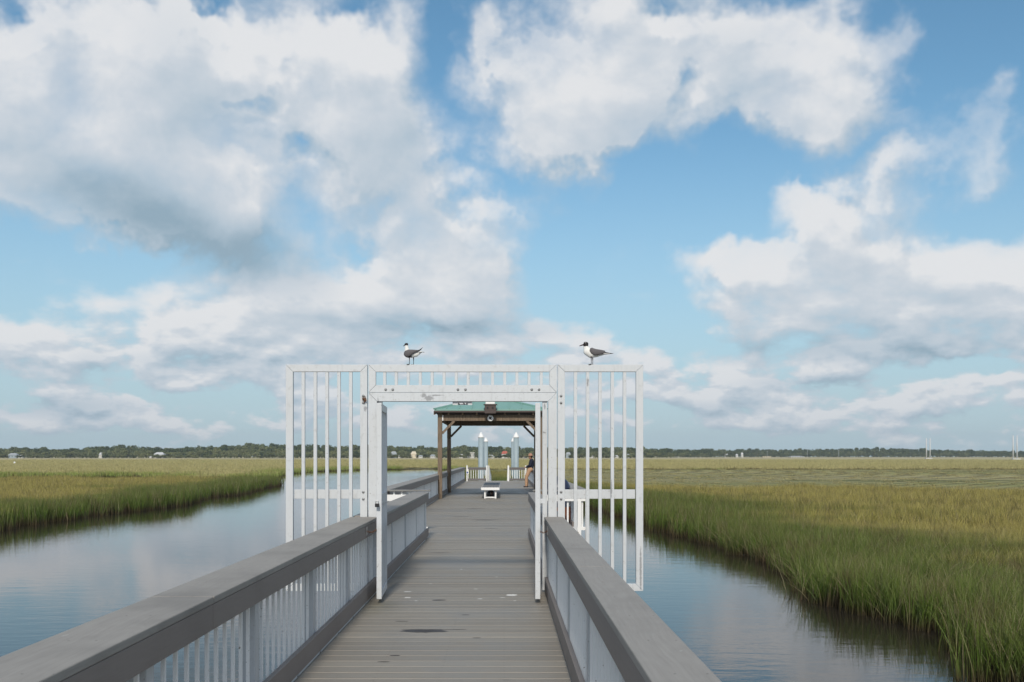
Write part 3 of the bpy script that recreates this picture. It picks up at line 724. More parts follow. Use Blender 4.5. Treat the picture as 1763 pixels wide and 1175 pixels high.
# the plate and scuffed bracket hanging behind the header
m = MB(); m.box(wx(779, GATE), wx(813, GATE), GATE + .03, GATE + .035, wz(697.5, GATE), zh - w + .0005); m.box(wx(788, GATE), wx(803, GATE), GATE + .018, GATE + .03, wz(696, GATE), wz(694, GATE))
m.build('header_plate', M['white'], gate, label='small white metal plate hanging under the gate header')
for px in (789, 798, 803):
    m = MB(); m.tube([at(px, 694.5, GATE + .015), at(px + 2, 696, GATE + .01)], .007, 8); m.build('clip', M['black'], gate)
def leaf(hx, hy, fx, fy, side):
    """leaf from hinge (hx,hy) to free edge (fx,fy); built along its own axis"""
    L = math.hypot(fx - hx, fy - hy); z0, z1 = .05, 2.232; tk = .056
    m = MB(); m.box(0, .056, -tk/2, tk/2, z0, z1); m.box(L - .056, L, -tk/2, tk/2, z0, z1)
    m.box(.0575, L - .0575, -tk/2 + .002, tk/2 - .002, z1 - .085, z1 - .002); m.box(.0575, L - .0575, -tk/2 + .002, tk/2 - .002, z0 + .002, z0 + .085); m.box(.0575, L - .0575, -tk/2 + .002, tk/2 - .002, 1.10, 1.22)
    lf = m.build('gate_leaf', M['white'], gate, .003)
    lf.matrix_world = Matrix.Translation((hx, hy, 0)) @ Matrix.Rotation(math.atan2(fy - hy, fx - hx), 4, 'Z')
    lf.location = (hx, hy, 0)
    for k in range(5):
        x = .056 + (L - .112) * (k + 1) / 6
        for (a, b) in ((z0 + .086, 1.099), (1.221, z1 - .086)):
            m = MB(); m.box(x - .015, x + .015, -.015, .015, a, b); m.build('bar', M['white'], lf)
    for z in (.25, 1.9):
        m = MB(); m.tube([(-.016, 0, z - .06), (-.016, 0, z + .06)], .013, 12); m.box(-.012, .05, -.034, -.0285, z - .04, z + .04); m.build('hinge', M['steel'], lf)
    m = MB(); s = -1 if side == 'left' else -1
    yy = tk / 2 if side == 'right' else -tk / 2   # hasp tab on the side away from the walkway
    yy = -tk/2 - .0 if side == 'left' else tk/2
    m.box(L - .05, L - .045, yy - (.05 if side == 'left' else 0), yy + (.05 if side == 'right' else 0), 1.115, 1.165); m.build('hasp', M['white'], lf)
    return lf
leaf(-1.433, 11.955, -1.391, 11.07, 'left')
leaf(.408, 11.955, .374, 11.07, 'right')
adopt(gate)
for c in gate.children:   # leaves keep their own turn
    c.matrix_parent_inverse = Matrix.Translation(-Vector(gate.location))
# rusty latch on the left wing and scuffs
m = MB(); p = at(629, 688, GATE - .01); m.box(p.x - .035, p.x + .012, p.y - .012, p.y, p.z - .012, p.z + .012); m.tube([(p.x - .03, p.y - .02, p.z + .02), (p.x + .015, p.y - .02, p.z - .02)], .009, 8); m.tube([(p.x - .01, p.y - .015, p.z - .04), (p.x, p.y - .02, p.z + .035)], .007, 8)
o = m.build('latch', M['rust'], gate); o.matrix_parent_inverse = Matrix.Translation(-Vector(gate.location))
# padlock and chains
pl = MB(); c = at(650, 869, 11.02); pl.box(c.x - .027, c.x + .022, c.y - .022, c.y + .0, c.z - .028, c.z + .012)
lock = fix_origin(pl.build('padlock', M['black'], None, .004)); tag(lock, 'black padlock hanging on the hasp of the left open gate leaf', 'padlock')
sh = MB(); sh.tube([(-.016 + .0, .0, .04), (-.016, 0, .058), (-.008, 0, .068), (.006, 0, .068), (.014, 0, .058), (.014, 0, .04)], .0045, 8)
sk = sh.build('shackle', M['steel'], lock)
def chain(p, q, label, side):
    e = MB(); n = 7
    p, q = Vector(p), Vector(q)
    for k in range(n):
        a = p.lerp(q, k / n); b = p.lerp(q, (k + 1.25) / n); sag = lambda u: -.022 * math.sin(math.pi * u)
        a.z += sag(k / n); b.z += sag(min(1, (k + 1.25) / n)); d = (b - a).normalized(); s_ = d.cross(Vector((0, 0, 1)) if k % 2 else Vector((0, 1, 0.2))).normalized() * .007
        e.tube([a + s_ * .3, a + s_ + d * .005, b + s_ - d * .005, b + s_ * .3, b - s_ * .3, b - s_ - d * .005, a - s_ + d * .005, a - s_ * .3, a + s_ * .3], .0028, 6)
    o = fix_origin(e.build('chain', M['rust'])); tag(o, label, 'chain', 'chains holding the gate leaves open')
    pm = MB(); pm.box(p.x + (.001 if side > 0 else -.006), p.x + (.006 if side > 0 else -.001), p.y - .05, p.y + .05, p.z - .05, p.z + .045)
    po = pm.build('hook_plate', M['steel'], o); po.matrix_parent_inverse = Matrix.Translation(-Vector(o.location))
chain((-1.519, 10.98, .815), (-1.42, 11.05, .825), 'short rusty chain hooking the left gate leaf to the left rail', 1)
chain((.484, 11.02, .82), (.403, 11.06, .805), 'short rusty chain hooking the right gate leaf to the right rail', -1)

# ------------------------------------------------------------------ shelter
sh_ = empty('shelter', (-.52, 41, 0), 'open timber shelter with a green metal hip roof over the wide deck', 'shelter')
SX = (-2.46, 1.42); SY = (38.1, 44.4)
for y in SY:
    for x in SX:
        m = MB(); m.box(x - .085, x + .085, y, y + .17, .001, 3.37); m.build('post', M['timber'], sh_, .008)
def brace(p, q):
    m = MB(); m.beam(p, q, .09, .10, up=(0, 1, 0) if abs(p[1] - q[1]) < .01 else (1, 0, 0)); m.build('brace', M['timber'], sh_)
for y, yb in ((38.1, 38.185), (44.4, 44.485)):
    m = MB(); m.box(SX[0] + .087, SX[1] - .087, y + .02, y + .12, 2.98, 3.21); m.build('beam', M['timber'], sh_, .006)
    m = MB(); m.box(SX[0] + .087, SX[1] - .087, y + .055, y + .10, 3.213, 3.36); m.build('top_plate', M['dark'], sh_)
    brace((SX[0] + .08, yb, 2.50), (SX[0] + .55, yb, 2.98)); brace((SX[1] - .08, yb, 2.50), (SX[1] - .55, yb, 2.98))
    m = MB(); m.box(SX[0] + .0875, SX[0] + .13, y - .004, y + .018, 2.99, 3.20); m.build('bracket', M['pure'], sh_)
for x in SX:
    m = MB(); m.box(x - .05, x + .05, 38.275, 44.395, 2.98, 3.21); m.build('beam', M['timber'], sh_, .006)
    brace((x, 38.27, 2.45), (x, 38.78, 2.98)); brace((x, 44.39, 2.45), (x, 43.88, 2.98))
    m = MB(); m.box(x - .08, x + .08, 38.275, 44.395, 3.213, 3.33); m.build('top_plate', M['dark'], sh_)
EX0, EX1, EY0, EY1, EZ, AZ_ = -2.66, 1.62, 37.85, 44.95, 3.41, 4.04
cx = (EX0 + EX1) / 2; AY0, AY1 = EY0 + 2.3, EY1 - 2.3
m = MB()
V = [(EX0, EY0, EZ), (EX1, EY0, EZ), (EX1, EY1, EZ), (EX0, EY1, EZ), (cx, AY0, AZ_), (cx, AY1, AZ_)]
V2 = [(x, y, z - .05) for x, y, z in V]
m.add(V + V2, [(0,1,4), (1,2,5,4), (2,3,5), (3,0,4,5), (7,6,10), (8,7,10,11), (9,8,11), (6,9,11,10), (0,6,7,1), (1,7,8,2), (2,8,9,3), (3,9,6,0)])
def seam(p, q): m.beam(p, q, .03, .05)
for k in range(1, 9):   # standing seams
    u = k / 9; x = EX0 + (EX1 - EX0) * u; tt = 1 - abs(2 * u - 1)
    for ey, ay in ((EY0, AY0), (EY1, AY1)): seam((x, ey, EZ + .012), (x, ey + (ay - ey) * tt, EZ + (AZ_ - EZ) * tt + .012))
for k in range(1, 17):
    u = k / 17; y = EY0 + (EY1 - EY0) * u; tt = min(1, min(y - EY0, EY1 - y) / (AY0 - EY0))
    for ex in (EX0, EX1): seam((ex, y, EZ + .012), (ex + (cx - ex) * tt, y, EZ + (AZ_ - EZ) * tt + .012))
for (p, q) in ((V[0], V[4]), (V[1], V[4]), (V[2], V[5]), (V[3], V[5]), (V[4], V[5])): m.beam(Vector(p) + Vector((0, 0, .02)), Vector(q) + Vector((0, 0, .02)), .12, .05)
roof = m.build('roof', M['roof'], sh_)
m = MB()
for (a, b) in ((V[0], V[1]), (V[1], V[2]), (V[2], V[3]), (V[3], V[0])): m.beam(Vector(a) - Vector((0, 0, .085)), Vector(b) - Vector((0, 0, .085)), .03, .06)
m.build('eave_trim', M['dark'], sh_)
for k in range(8):
    x = wx(748 + 24.3 * k, 38.0)
    m = MB(); m.beam((x, 37.92, 3.27), (x, 38.9, 3.27 + (.26 if 0 < k < 7 else .10)), .05, .13); m.build('rafter', M['timber'], sh_)
for k in range(12):
    y = 38.6 + .52 * k
    for s_, x in ((1, EX0), (-1, EX1)):
        m = MB(); m.beam((x + s_ * .06, y, 3.28), (x + s_ * .9, y, 3.28 + .23), .05, .12); m.build('rafter', M['timber'], sh_)
adopt(sh_)
bx0 = MB(); bx0.box(wx(834.5, 37.75), wx(854, 37.75), 37.60, 37.83, wz(712.5, 37.75), wz(697.8, 37.75)); bx0.box(wx(832.5, 37.75), wx(856, 37.75), 37.57, 37.835, wz(698, 37.75), wz(696.4, 37.75))
fl = bx0.build('floodlight', [M['dark']], None, .01); 
hd = MB(); hd.box(wx(836, 37.75), wx(852, 37.75), 37.61, 37.82, wz(696.4, 37.75) + .001, wz(692.6, 37.75)); hd.build('lamp_hood', M['pure'], fl, .01)
for sx in (839.5, 848.5):
    l = MB(); l.tube([(wx(sx, 37.75), 37.60, wz(702.5, 37.75)), (wx(sx, 37.75), 37.57, wz(702.5, 37.75))], .035, 12); l.build('lens', M['black'], fl)
bk = MB(); bk.box(wx(840, 37.75), wx(848, 37.75), 37.80, 38.12, wz(713, 37.75) - .02, wz(713, 37.75) + .06); bk.build('bracket', M['dark'], fl)
tag(fl, 'dark box light with white hood fixed at the shelter eave above the round sign', 'light')
dsc = MB(); c = at(844.5, 720.5, 38.1); dsc.tube([(c.x, 38.115, c.z), (c.x, 37.95, c.z), (c.x, 37.94, c.z)], [.115, .115, .10], 28)
ds = dsc.build('round_sign', M['pure'], None); tag(ds, 'small round white sign with a black mark on the front shelter beam', 'sign')
mk = MB(); mk.tube([(c.x - .035, 37.935, c.z + .05), (c.x - .02, 37.935, c.z - .04)], .02, 8); mk.tube([(c.x - .02, 37.935, c.z - .01), (c.x + .045, 37.935, c.z + .05)], .018, 8); mk.tube([(c.x - .02, 37.935, c.z), (c.x + .04, 37.935, c.z - .055)], .02, 8); mk.build('black_mark', M['black'], ds)

# ------------------------------------------------------------------ bench
be = empty('bench', (-.53, 38.3, 0), 'long low grey slatted bench with white frame under the shelter', 'bench')
for k in range(6):
    x0 = -.865 + .112 * k; m = MB(); m.box(x0, x0 + .105, 38.1, 45.2, .395, .425); m.build('seat_plank', M['grey'], be, .004)
m = MB(); m.box(-.875, -.19, 38.06, 38.098, .33, .43); m.box(-.885, -.868, 38.1, 45.2, .33, .42); m.box(-.195, -.178, 38.1, 45.2, .33, .42); m.build('seat_frame', M['pure'], be, .004)
for y in (38.2, 40.4, 42.7, 44.9):
    for x in (-.74, -.33):
        m = MB(); m.box(x - .03, x + .03, y, y + .06, .003, .394); m.build('leg', M['pure'], be, .003)
    m = MB(); m.box(-.709, -.361, y + .005, y + .055, .02, .07); m.build('stretcher', M['pure'], be, .003)
adopt(be)
# small dark bag under the bench
bg = MB(); bg.lathe((-.53, 39.2, .001), [(.10, 0), (.15, .05), (.16, .14), (.12, .24), (.05, .29)], 14); o = fix_origin(bg.build('bag', [M['black']], None, smooth=True)); tag(o, 'small dark bag lying on the deck under the bench', 'bag')
st_ = MB(); st_.tube([(.02, -.155, .10), (.05, -.165, .16), (.08, -.14, .2)], .014, 8); st_.build('strap', M['slat'], o)

# ------------------------------------------------------------------ litter bin
b_ = empty('litter_bin', (1.22, 22.9, 0), 'round litter bin with navy dome lid and red brown slats', 'litter bin')
m = MB(); m.lathe((1.22, 22.9, .03), [(.235, 0), (.25, .1), (.26, .42), (.275, .80)], 28); m.build('liner', M['navy'], b_, smooth=True)
m = MB(); m.lathe((1.22, 22.9, .84), [(.30, 0), (.31, .03), (.30, .10), (.25, .21), (.16, .30), (.05, .34)], 28); m.build('lid', M['navy'], b_, smooth=True)
m = MB()
for k in range(20):
    a = 2 * math.pi * k / 20; c_, s_ = math.cos(a), math.sin(a)
    m.beam((1.22 + .30 * c_, 22.9 + .30 * s_, .02), (1.22 + .30 * c_, 22.9 + .30 * s_, .47), .022, .07, up=(-s_, c_, 0))
m.build('slats', M['slat'], b_); adopt(b_)

# ------------------------------------------------------------------ gangway, floating dock and guide piles
ga = empty('gangway', (-.37, 70, -1), 'white aluminium gangway sloping down from the end of the deck', 'gangway')
gz = lambda y: -(y - 64.6) / 11 * .85
m = MB(); m.add([(-.95, 64.65, -.005), (.2, 64.65, -.005), (.2, 75.6, gz(75.6)), (-.95, 75.6, gz(75.6)), (-.95, 64.65, -.08), (.2, 64.65, -.08), (.2, 75.6, gz(75.6) - .08), (-.95, 75.6, gz(75.6) - .08)], [(0,1,2,3),(7,6,5,4),(0,4,5,1),(1,5,6,2),(2,6,7,3),(3,7,4,0)]); m.build('walkway', M['steel'], ga)
for x in (-1.0, .25):
    m = MB(); m.beam((x, 64.7, .98), (x, 75.6, gz(75.6) + .98), .05, .05); m.beam((x, 64.7, .5), (x, 75.6, gz(75.6) + .5), .04, .04)
    for k in range(9):
        y = 64.7 + 1.35 * k; m.beam((x, y, gz(y) - .05), (x, y, gz(y) + .98), .05, .05, up=(0, 1, 0))
        if k < 8: m.beam((x, y, gz(y) + .95), (x, y + 1.35, gz(y + 1.35) + .02), .03, .03)
    m.build('handrail', M['pure'], ga)
adopt(ga)
dd = MB(); dd.box(-1.45, .62, 75.7, 100, -1.45, -.86); do = fix_origin(dd.build('floating_dock', M['grey'], None, .03)); tag(do, 'low grey floating dock between the four tall piles', 'dock')
GP = 'tall grey guide piles with white cone caps'
for (x, y, lab) in ((-1.77, 76, 'front left'), (-1.80, 98, 'rear left'), (.91, 76, 'front right'), (.90, 98, 'rear right')):
    words = {'front left': 'tall grey pile with white cone cap, the thicker looking one of the left pair', 'rear left': 'tall grey pile with white cone cap, the lower looking one of the left pair',
             'front right': 'tall grey pile with white cone cap, the thicker looking one of the right pair', 'rear right': 'tall grey pile with white cone cap, the one mostly hidden in the right pair'}[lab]
    m = MB(); m.lathe((x, y, -4.0), [(.21, 0), (.21, 4.0), (.205, 7.03)], 24); pm = fix_origin(m.build('dock_pile', M['pile'], None, smooth=False)); tag(pm, words, 'pile', GP)
    for p_ in pm.data.polygons: p_.use_smooth = abs(p_.normal.z) < .5
    c_ = MB(); c_.lathe((0, 0, 7.032), [(.235, 0), (.235, .06), (.12, .26), (.02, .42)], 24); c_.build('cone_cap', M['pure'], pm)
ls = MB(); ls.box(-2.435, -2.30, 64.01, 64.04, .45, .80); so = fix_origin(ls.build('notice', M['pure'])); tag(so, 'small white notice with a blue patch on the far left corner post', 'sign')
bp = MB(); bp.box(-.045, .045, -.020, -.0155, .06, .17); bp.build('blue_patch', M['blue'], so)

# ------------------------------------------------------------------ merged organic bodies
def organic(name, caps, voxel, mats, pick, parent=None, squash=None, smooth_it=4):
    """one continuous skin round tapered limbs: caps = [(p, r, q, s)]"""
    m = MB()
    for (p, r, q, s) in caps:
        p, q = Vector(p), Vector(q); d = q - p; L = d.length
        if L < 1e-6: q = p + Vector((0, 0, 1e-4)); d = q - p; L = d.length
        u = d / L; pts, rr = [], []
        for k in range(1, 7): a = math.pi / 2 * (1 - k / 6); pts.append(p - u * r * math.sin(a)); rr.append(max(r * math.cos(a), r * .02))
        for k in range(0, 7): a = math.pi / 2 * k / 6; pts.append(q + u * s * math.sin(a)); rr.append(max(s * math.cos(a), s * .02))
        m.tube(pts, rr, 16)
    o = m.build(name, mats, None)
    rm = o.modifiers.new('remesh', 'REMESH'); rm.mode = 'VOXEL'; rm.voxel_size = voxel
    sm = o.modifiers.new('smooth', 'SMOOTH'); sm.iterations = smooth_it; sm.factor = .6
    dg = bpy.context.evaluated_depsgraph_get(); dg.update(); ev = o.evaluated_get(dg); me = bpy.data.meshes.new_from_object(ev)
    o.modifiers.clear(); o.data = me; me.materials.clear()
    for mt in mats: me.materials.append(mt)
    if squash:
        for v in me.vertices: v.co = squash(v.co)
    for p in me.polygons: p.material_index = pick(p.center, p.normal); p.use_smooth = True
    me.update()
    if parent: o.parent = parent
    return o

# ------------------------------------------------------------------ gulls
M['feather_white'] = mat_plain('white_feathers', (.78, .78, .76), .8, 0, .06, 30)
M['feather_grey'] = mat_plain('slate_feathers', (.115, .108, .115), .75, 0, .22, 60)
M['feather_black'] = mat_plain('black_feathers', (.014, .012, .013), .6, 0, .3, 60)
M['bill'] = mat_plain('dark_bill', (.05, .018, .014), .4)
M['legs'] = mat_plain('dark_legs', (.04, .03, .032), .5)
GK = .000357
def gull(name, label, base_px, feet, body, wing_secs, tail, tips, head, bill, picker, eye=None):
    B = at(base_px, 628, GATE); B.z = TOP; B.y = GATE + .025
    def P(zx, zy, y=0.0): return ((zx - feet[0]) * GK, y, (1012 - zy) * GK)
    caps = [(P(a, b), r * GK, P(c, d), s * GK) for (a, b, r, c, d, s) in body]
    bd = organic(name, caps, .0045, [M['feather_white'], M['feather_black'], M['feather_grey']], lambda c, n: picker(c.x / GK + feet[0], 1012 - c.z / GK, c.y / GK, n), None, lambda c: Vector((c.x, c.y * .80, c.z)))
    bd.location = B
    # bill, legs, wings and tail are joined to the same mesh so the bird stays one piece
    m = MB()
    (bx, by, br), (cx_, cy_, cr) = bill
    m.tube([P(bx, by), P((bx * .55 + cx_ * .45), (by * .55 + cy_ * .45) - 4), P(cx_, cy_ - 2), P(cx_ - 3, cy_ + 9)], [br * GK, br * .75 * GK, cr * GK, .2 * cr * GK], 8, 3)
    for k, (fx, fy) in enumerate(feet[1]):
        y = (-.028, .026)[k]
        m.tube([P(fx, 740, y), P(fx + 4, 900, y), P(fx, 1004, y)], [.0075, .0034, .0038], 8, 4)
        for a in (-.5, 0, .5):
            m.tube([P(fx, 1004, y), (P(fx, 0, y)[0] - .034 * math.cos(a), y + .034 * math.sin(a), .0035)], [.004, .0022], 6, 4)
    def loft(secs, mi, n=12):
        base = len(m.v)
        for (zx, zy, hh, yc, yt, tilt) in secs:
            for k in range(n):
                t = 2 * math.pi * k / n; m.v.append(((zx - feet[0]) * GK + math.sin(t) * hh * GK * math.sin(tilt), yc + math.cos(t) * yt, (1012 - zy) * GK + math.sin(t) * hh * GK * math.cos(tilt)))
        for i in range(len(secs) - 1):
            for k in range(n): m.f.append((base+i*n+k, base+i*n+(k+1)%n, base+(i+1)*n+(k+1)%n, base+(i+1)*n+k)); m.mi.append(mi if not callable(mi) else mi(i))
        m.f.append(tuple(base+k for k in range(n))[::-1]); m.f.append(tuple(base+(len(secs)-1)*n+k for k in range(n))); m.mi += [mi if not callable(mi) else mi(0)] * 2
    for sgn in (-1, 1):
        loft([(a, b, h, sgn * yc, yt, tl) for (a, b, h, yc, yt, tl) in wing_secs], 2)
        loft([(a, b, h, sgn * yc, yt, tl) for (a, b, h, yc, yt, tl) in tips], 1)
    loft([(a, b, h, 0, yt, tl) for (a, b, h, yt, tl) in tail], 0)
    if eye:
        for s_ in (-1, 1):
            ex, ey = eye; q = P(ex, ey, s_ * .0255); m.tube([(q[0] - .006, q[1], q[2] + .003), (q[0] + .006, q[1], q[2] + .005)], .0028, 8, 0); m.tube([(q[0] + .002, q[1] - s_ * .002, q[2]), (q[0] + .002, q[1] + s_ * .002, q[2])], .0045, 10, 4)
    o2 = m.build('tmp', [M['feather_white'], M['feather_black'], M['feather_grey'], M['bill'], M['legs']], None, smooth=True)
    # join
    bm = bmesh.new(); bm.from_mesh(bd.data); bm.from_mesh(o2.data)
    me = bpy.data.meshes.new(name)
    bm.to_mesh(me); bm.free()
    for k in ('feather_white', 'feather_black', 'feather_grey', 'bill', 'legs'): me.materials.append(M[k])
    bd.data = me; bpy.data.objects.remove(o2)
    for p in me.polygons: p.use_smooth = True
    tag(bd, label, 'gull', 'gulls perched on the gate')
    return bd
def pick_right(x, y, w, n):
    if y < 395 - (x - 455) * .12 and x < 560: return 1
    return 0
gull('gull', 'gull with black head and white breast on the top rail of the right gate wing', 1018, (640, ((636, 0), (700, 0))),
     [(445, 300, 66, 480, 312, 72), (405, 345, 38, 440, 335, 50), (470, 330, 66, 468, 440, 92), (468, 440, 92, 520, 560, 142), (520, 560, 142, 640, 630, 158), (640, 630, 158, 820, 640, 118), (820, 640, 118, 1010, 640, 62), (1010, 640, 62, 1120, 630, 34)],
     [(585, 520, 50, .036, .010, .2), (640, 545, 100, .044, .013, .15), (760, 600, 112, .045, .013, .1), (900, 600, 92, .040, .011, 0), (1040, 590, 62, .030, .009, 0), (1110, 590, 42, .022, .007, 0)],
     [(1000, 640, 30, .035, 0), (1150, 648, 17, .032, 0), (1270, 640, 9, .030, 0)],
     [(1040, 610, 36, .020, .007, 0), (1160, 622, 27, .014, .005, 0), (1280, 632, 15, .009, .004, 0), (1392, 634, 4, .005, .003, 0)],
     None, ((385, 335, 27), (248, 378, 11)), pick_right, (440, 290))
def pick_left(x, y, w, n):
    if y < 362 and x < 470: return 1
    if y > 690 and n.z < .2 and x < 560: return 2
    return 0
gull('gull', 'gull with grey wing turned to the viewer and raised tail, above the opening', 708, (545, ((482, 0), (608, 0))),
     [(358, 330, 52, 385, 325, 54), (325, 352, 24, 350, 345, 36), (378, 350, 52, 385, 450, 66), (385, 450, 66, 400, 560, 90), (400, 560, 90, 430, 640, 128), (430, 640, 128, 560, 640, 140), (560, 640, 140, 690, 640, 110), (690, 640, 110, 800, 610, 60), (800, 610, 60, 880, 580, 30)],
     [(300, 655, 40, .034, .010, 0), (340, 650, 92, .046, .013, 0), (440, 640, 128, .054, .014, .1), (560, 620, 108, .055, .013, .3), (680, 580, 66, .045, .011, .5), (780, 560, 40, .034, .008, .6)],
     [(800, 600, 34, .034, -.3), (900, 575, 16, .034, -.3), (985, 592, 7, .03, -.3)],
     [(700, 560, 36, .030, .008, .4), (800, 540, 30, .022, .006, .4), (880, 480, 26, .014, .005, .5), (932, 420, 8, .006, .003, .5)],
     None, ((318, 358, 17), (266, 384, 8)), pick_left, None)

# ------------------------------------------------------------------ person leaning on the right rail
M['skin'] = mat_plain('skin', (.42, .22, .14), .6, 0, .08)
M['khaki'] = mat_plain('khaki_cloth', (.44, .27, .165), .85, 0, .12)
M['shirt'] = mat_plain('navy_cloth', (.012, .016, .035), .85, 0, .2)
M['hat'] = mat_plain('straw_hat', (.40, .22, .15), .85)
M['hair'] = mat_plain('brown_hair', (.05, .028, .018), .7)
M['shoe'] = mat_plain('dark_shoe', (.03, .025, .025), .6)
PY, PX = 52.0, 1.46
def person():
    # leaning back on the rail cap, facing the walkway (-X); hips at the cap
    hip = Vector((PX - .10, PY, .93)); chest = Vector((PX - .02, PY, 1.27)); neck = Vector((PX - .05, PY, 1.47)); head = Vector((PX - .09, PY - .01, 1.60))
    caps = [((*hip.xy, hip.z), .13, (*chest.xy, chest.z), .13), (tuple(chest), .13, (chest.x - .01, PY, 1.38), .10), ((neck.x, PY, 1.40), .055, tuple(neck), .052), (tuple(neck), .055, (head.x, head.y, head.z - .03), .07),
            ((head.x + .01, head.y, head.z + .03), .088, (head.x - .015, head.y, head.z - .02), .08), ((head.x - .08, head.y, head.z - .015), .016, (head.x - .095, head.y, head.z - .03), .012),
            ((head.x - .04, head.y, head.z - .08), .045, (head.x - .05, head.y, head.z - .085), .04)]
    for s in (-1, 1):
        kn = Vector((PX - .30, PY + s * .13, .52)); an = Vector((PX - .26 - (.05 if s < 0 else 0), PY + s * .14, .09)); th = Vector((PX - .14, PY + s * .10, .90))
        shd = Vector((PX - .02, PY + s * .19, 1.39)); el = Vector((PX - .12, PY + s * .25, 1.14)); wr = Vector((PX - .30, PY + s * .10, 1.05))
        caps += [(tuple(th), .10, tuple(kn), .062), (tuple(kn), .062, (kn.x * .4 + an.x * .6, kn.y, .26), .055), ((kn.x * .4 + an.x * .6, kn.y, .26), .055, tuple(an), .04),
                 (tuple(an), .042, (an.x - .12, an.y, .035), .030), (tuple(an), .042, (an.x + .03, an.y, .04), .034),
                 (tuple(shd), .062, tuple(el), .045), (tuple(el), .045, tuple(wr), .03), (tuple(wr), .03, (wr.x - .06, wr.y - s * .03, wr.z - .02), .034)]
        for f in range(4):
            b0 = Vector((wr.x - .075, wr.y - s * .03 + (f - 1.5) * .02, wr.z - .02)); caps.append((tuple(b0), .010, (b0.x - .05 + .006 * abs(f - 1.5), b0.y, b0.z - .03), .008))
        caps.append(((wr.x - .03, wr.y - s * .06, wr.z), .011, (wr.x - .07, wr.y - s * .085, wr.z - .005), .009))
    o = organic('person', caps, .014, [M['skin'], M['shoe'], M['hair']], lambda c, n: 1 if c.z < .075 else 0)
    # clothes: the same limbs a little fuller
    sh = [c for c in caps[:2]]
    def fat(c, k): return (c[0], c[1] + k, c[2], c[3] + k)
    shirt = [fat(caps[0], .02), fat(caps[1], .02)]; pants = [((hip.x, PY - .06, .93), .145, (hip.x, PY + .06, .93), .145)]
    for s in (-1, 1):
        i = 7 if s < 0 else 7 + 13
        pants += [fat(caps[i], .022), fat(caps[i + 1], .022), fat(caps[i + 2], .02)]
        shirt += [fat(caps[i + 5], .018), fat(caps[i + 6], .016), ((PX - .02, PY, 1.36), .12, (PX - .02, PY + s * .17, 1.37), .08)]
    so_ = organic('shirt', shirt, .016, [M['shirt']], lambda c, n: 0, o); po_ = organic('trousers', pants, .016, [M['khaki']], lambda c, n: 0, o)
    hm = MB(); hm.lathe((head.x, head.y, head.z + .045), [(.17, 0), (.168, .012), (.10, .02), (.098, .08), (.07, .12), (.01, .13)], 20); hm.build('hat', M['hat'], o, smooth=True)
    hr = organic('hair', [((head.x + .035, head.y, head.z + .02), .082, (head.x + .03, head.y, head.z - .05), .07)], .014, [M['hair']], lambda c, n: 0, o)
    em = MB()
    for s in (-1, 1): em.tube([(head.x - .088, head.y + s * .03, head.z), (head.x - .094, head.y + s * .03, head.z)], .008, 8)
    em.tube([(head.x - .086, head.y - .022, head.z - .06), (head.x - .089, head.y + .022, head.z - .06)], .005, 6); em.build('face_features', M['hair'], o)
    tag(o, 'person in navy shirt, khaki trousers and hat leaning on the right rail past the shelter', 'person')
person()

# ------------------------------------------------------------------ far shore: woods, houses, poles
def crown(name, seed, R0=5.0, H=11.0, n=900):
    r = np.random.RandomState(seed); V = []; Fs = []
    lob = [(r.uniform(-.55, .55) * R0, r.uniform(-.55, .55) * R0, H * r.uniform(.3, .82), R0 * r.uniform(.35, .62)) for _ in range(9)]
    for i in range(n):
        lx, ly, lz, lr = lob[r.randint(len(lob))]
        d = r.randn(3); d /= np.linalg.norm(d); q = lr * r.rand() ** .33
        c = np.array([lx, ly, lz]) + d * q * np.array([1, 1, .85]); c[2] = min(max(c[2], .2), H * 1.05)
        s = r.uniform(.35, .75); a = r.randn(3); a /= np.linalg.norm(a); b = np.cross(a, r.randn(3)); b /= np.linalg.norm(b)
        k = len(V); V += [tuple(c + a * s), tuple(c + b * s * .8), tuple(c - a * s), tuple(c - b * s * .8)]; Fs.append((k, k + 1, k + 2, k + 3))
    k = len(V)
    for z, rr in ((0, .35), (H * .5, .2)):
        for j in range(6): V.append((rr * math.cos(j * 1.047), rr * math.sin(j * 1.047), z))
    for j in range(6): Fs.append((k + j, k + (j + 1) % 6, k + 6 + (j + 1) % 6, k + 6 + j))
    me = bpy.data.meshes.new(name); me.from_pydata(V, [], Fs); me.materials.append(M['leaves']); return bpy.data.objects.new(name, me)
PROF = [(-400,772),(0,772.5),(40,771),(75,771.5),(95,774),(130,772),(170,768.5),(210,767.5),(250,769.5),(290,773),(320,769.5),(380,766.5),(440,765),(490,765),(550,767),(600,767),(660,767),(700,769.5),(750,770),(800,767.5),(850,770),(900,771),
        (960,771),(1000,769.5),(1040,771),(1090,769),(1115,772),(1160,775),(1250,774),(1320,774),(1400,773.5),(1450,772.5),(1500,770.8),(1550,772.5),(1620,774.5),(1700,776),(1763,777),(2300,776)]
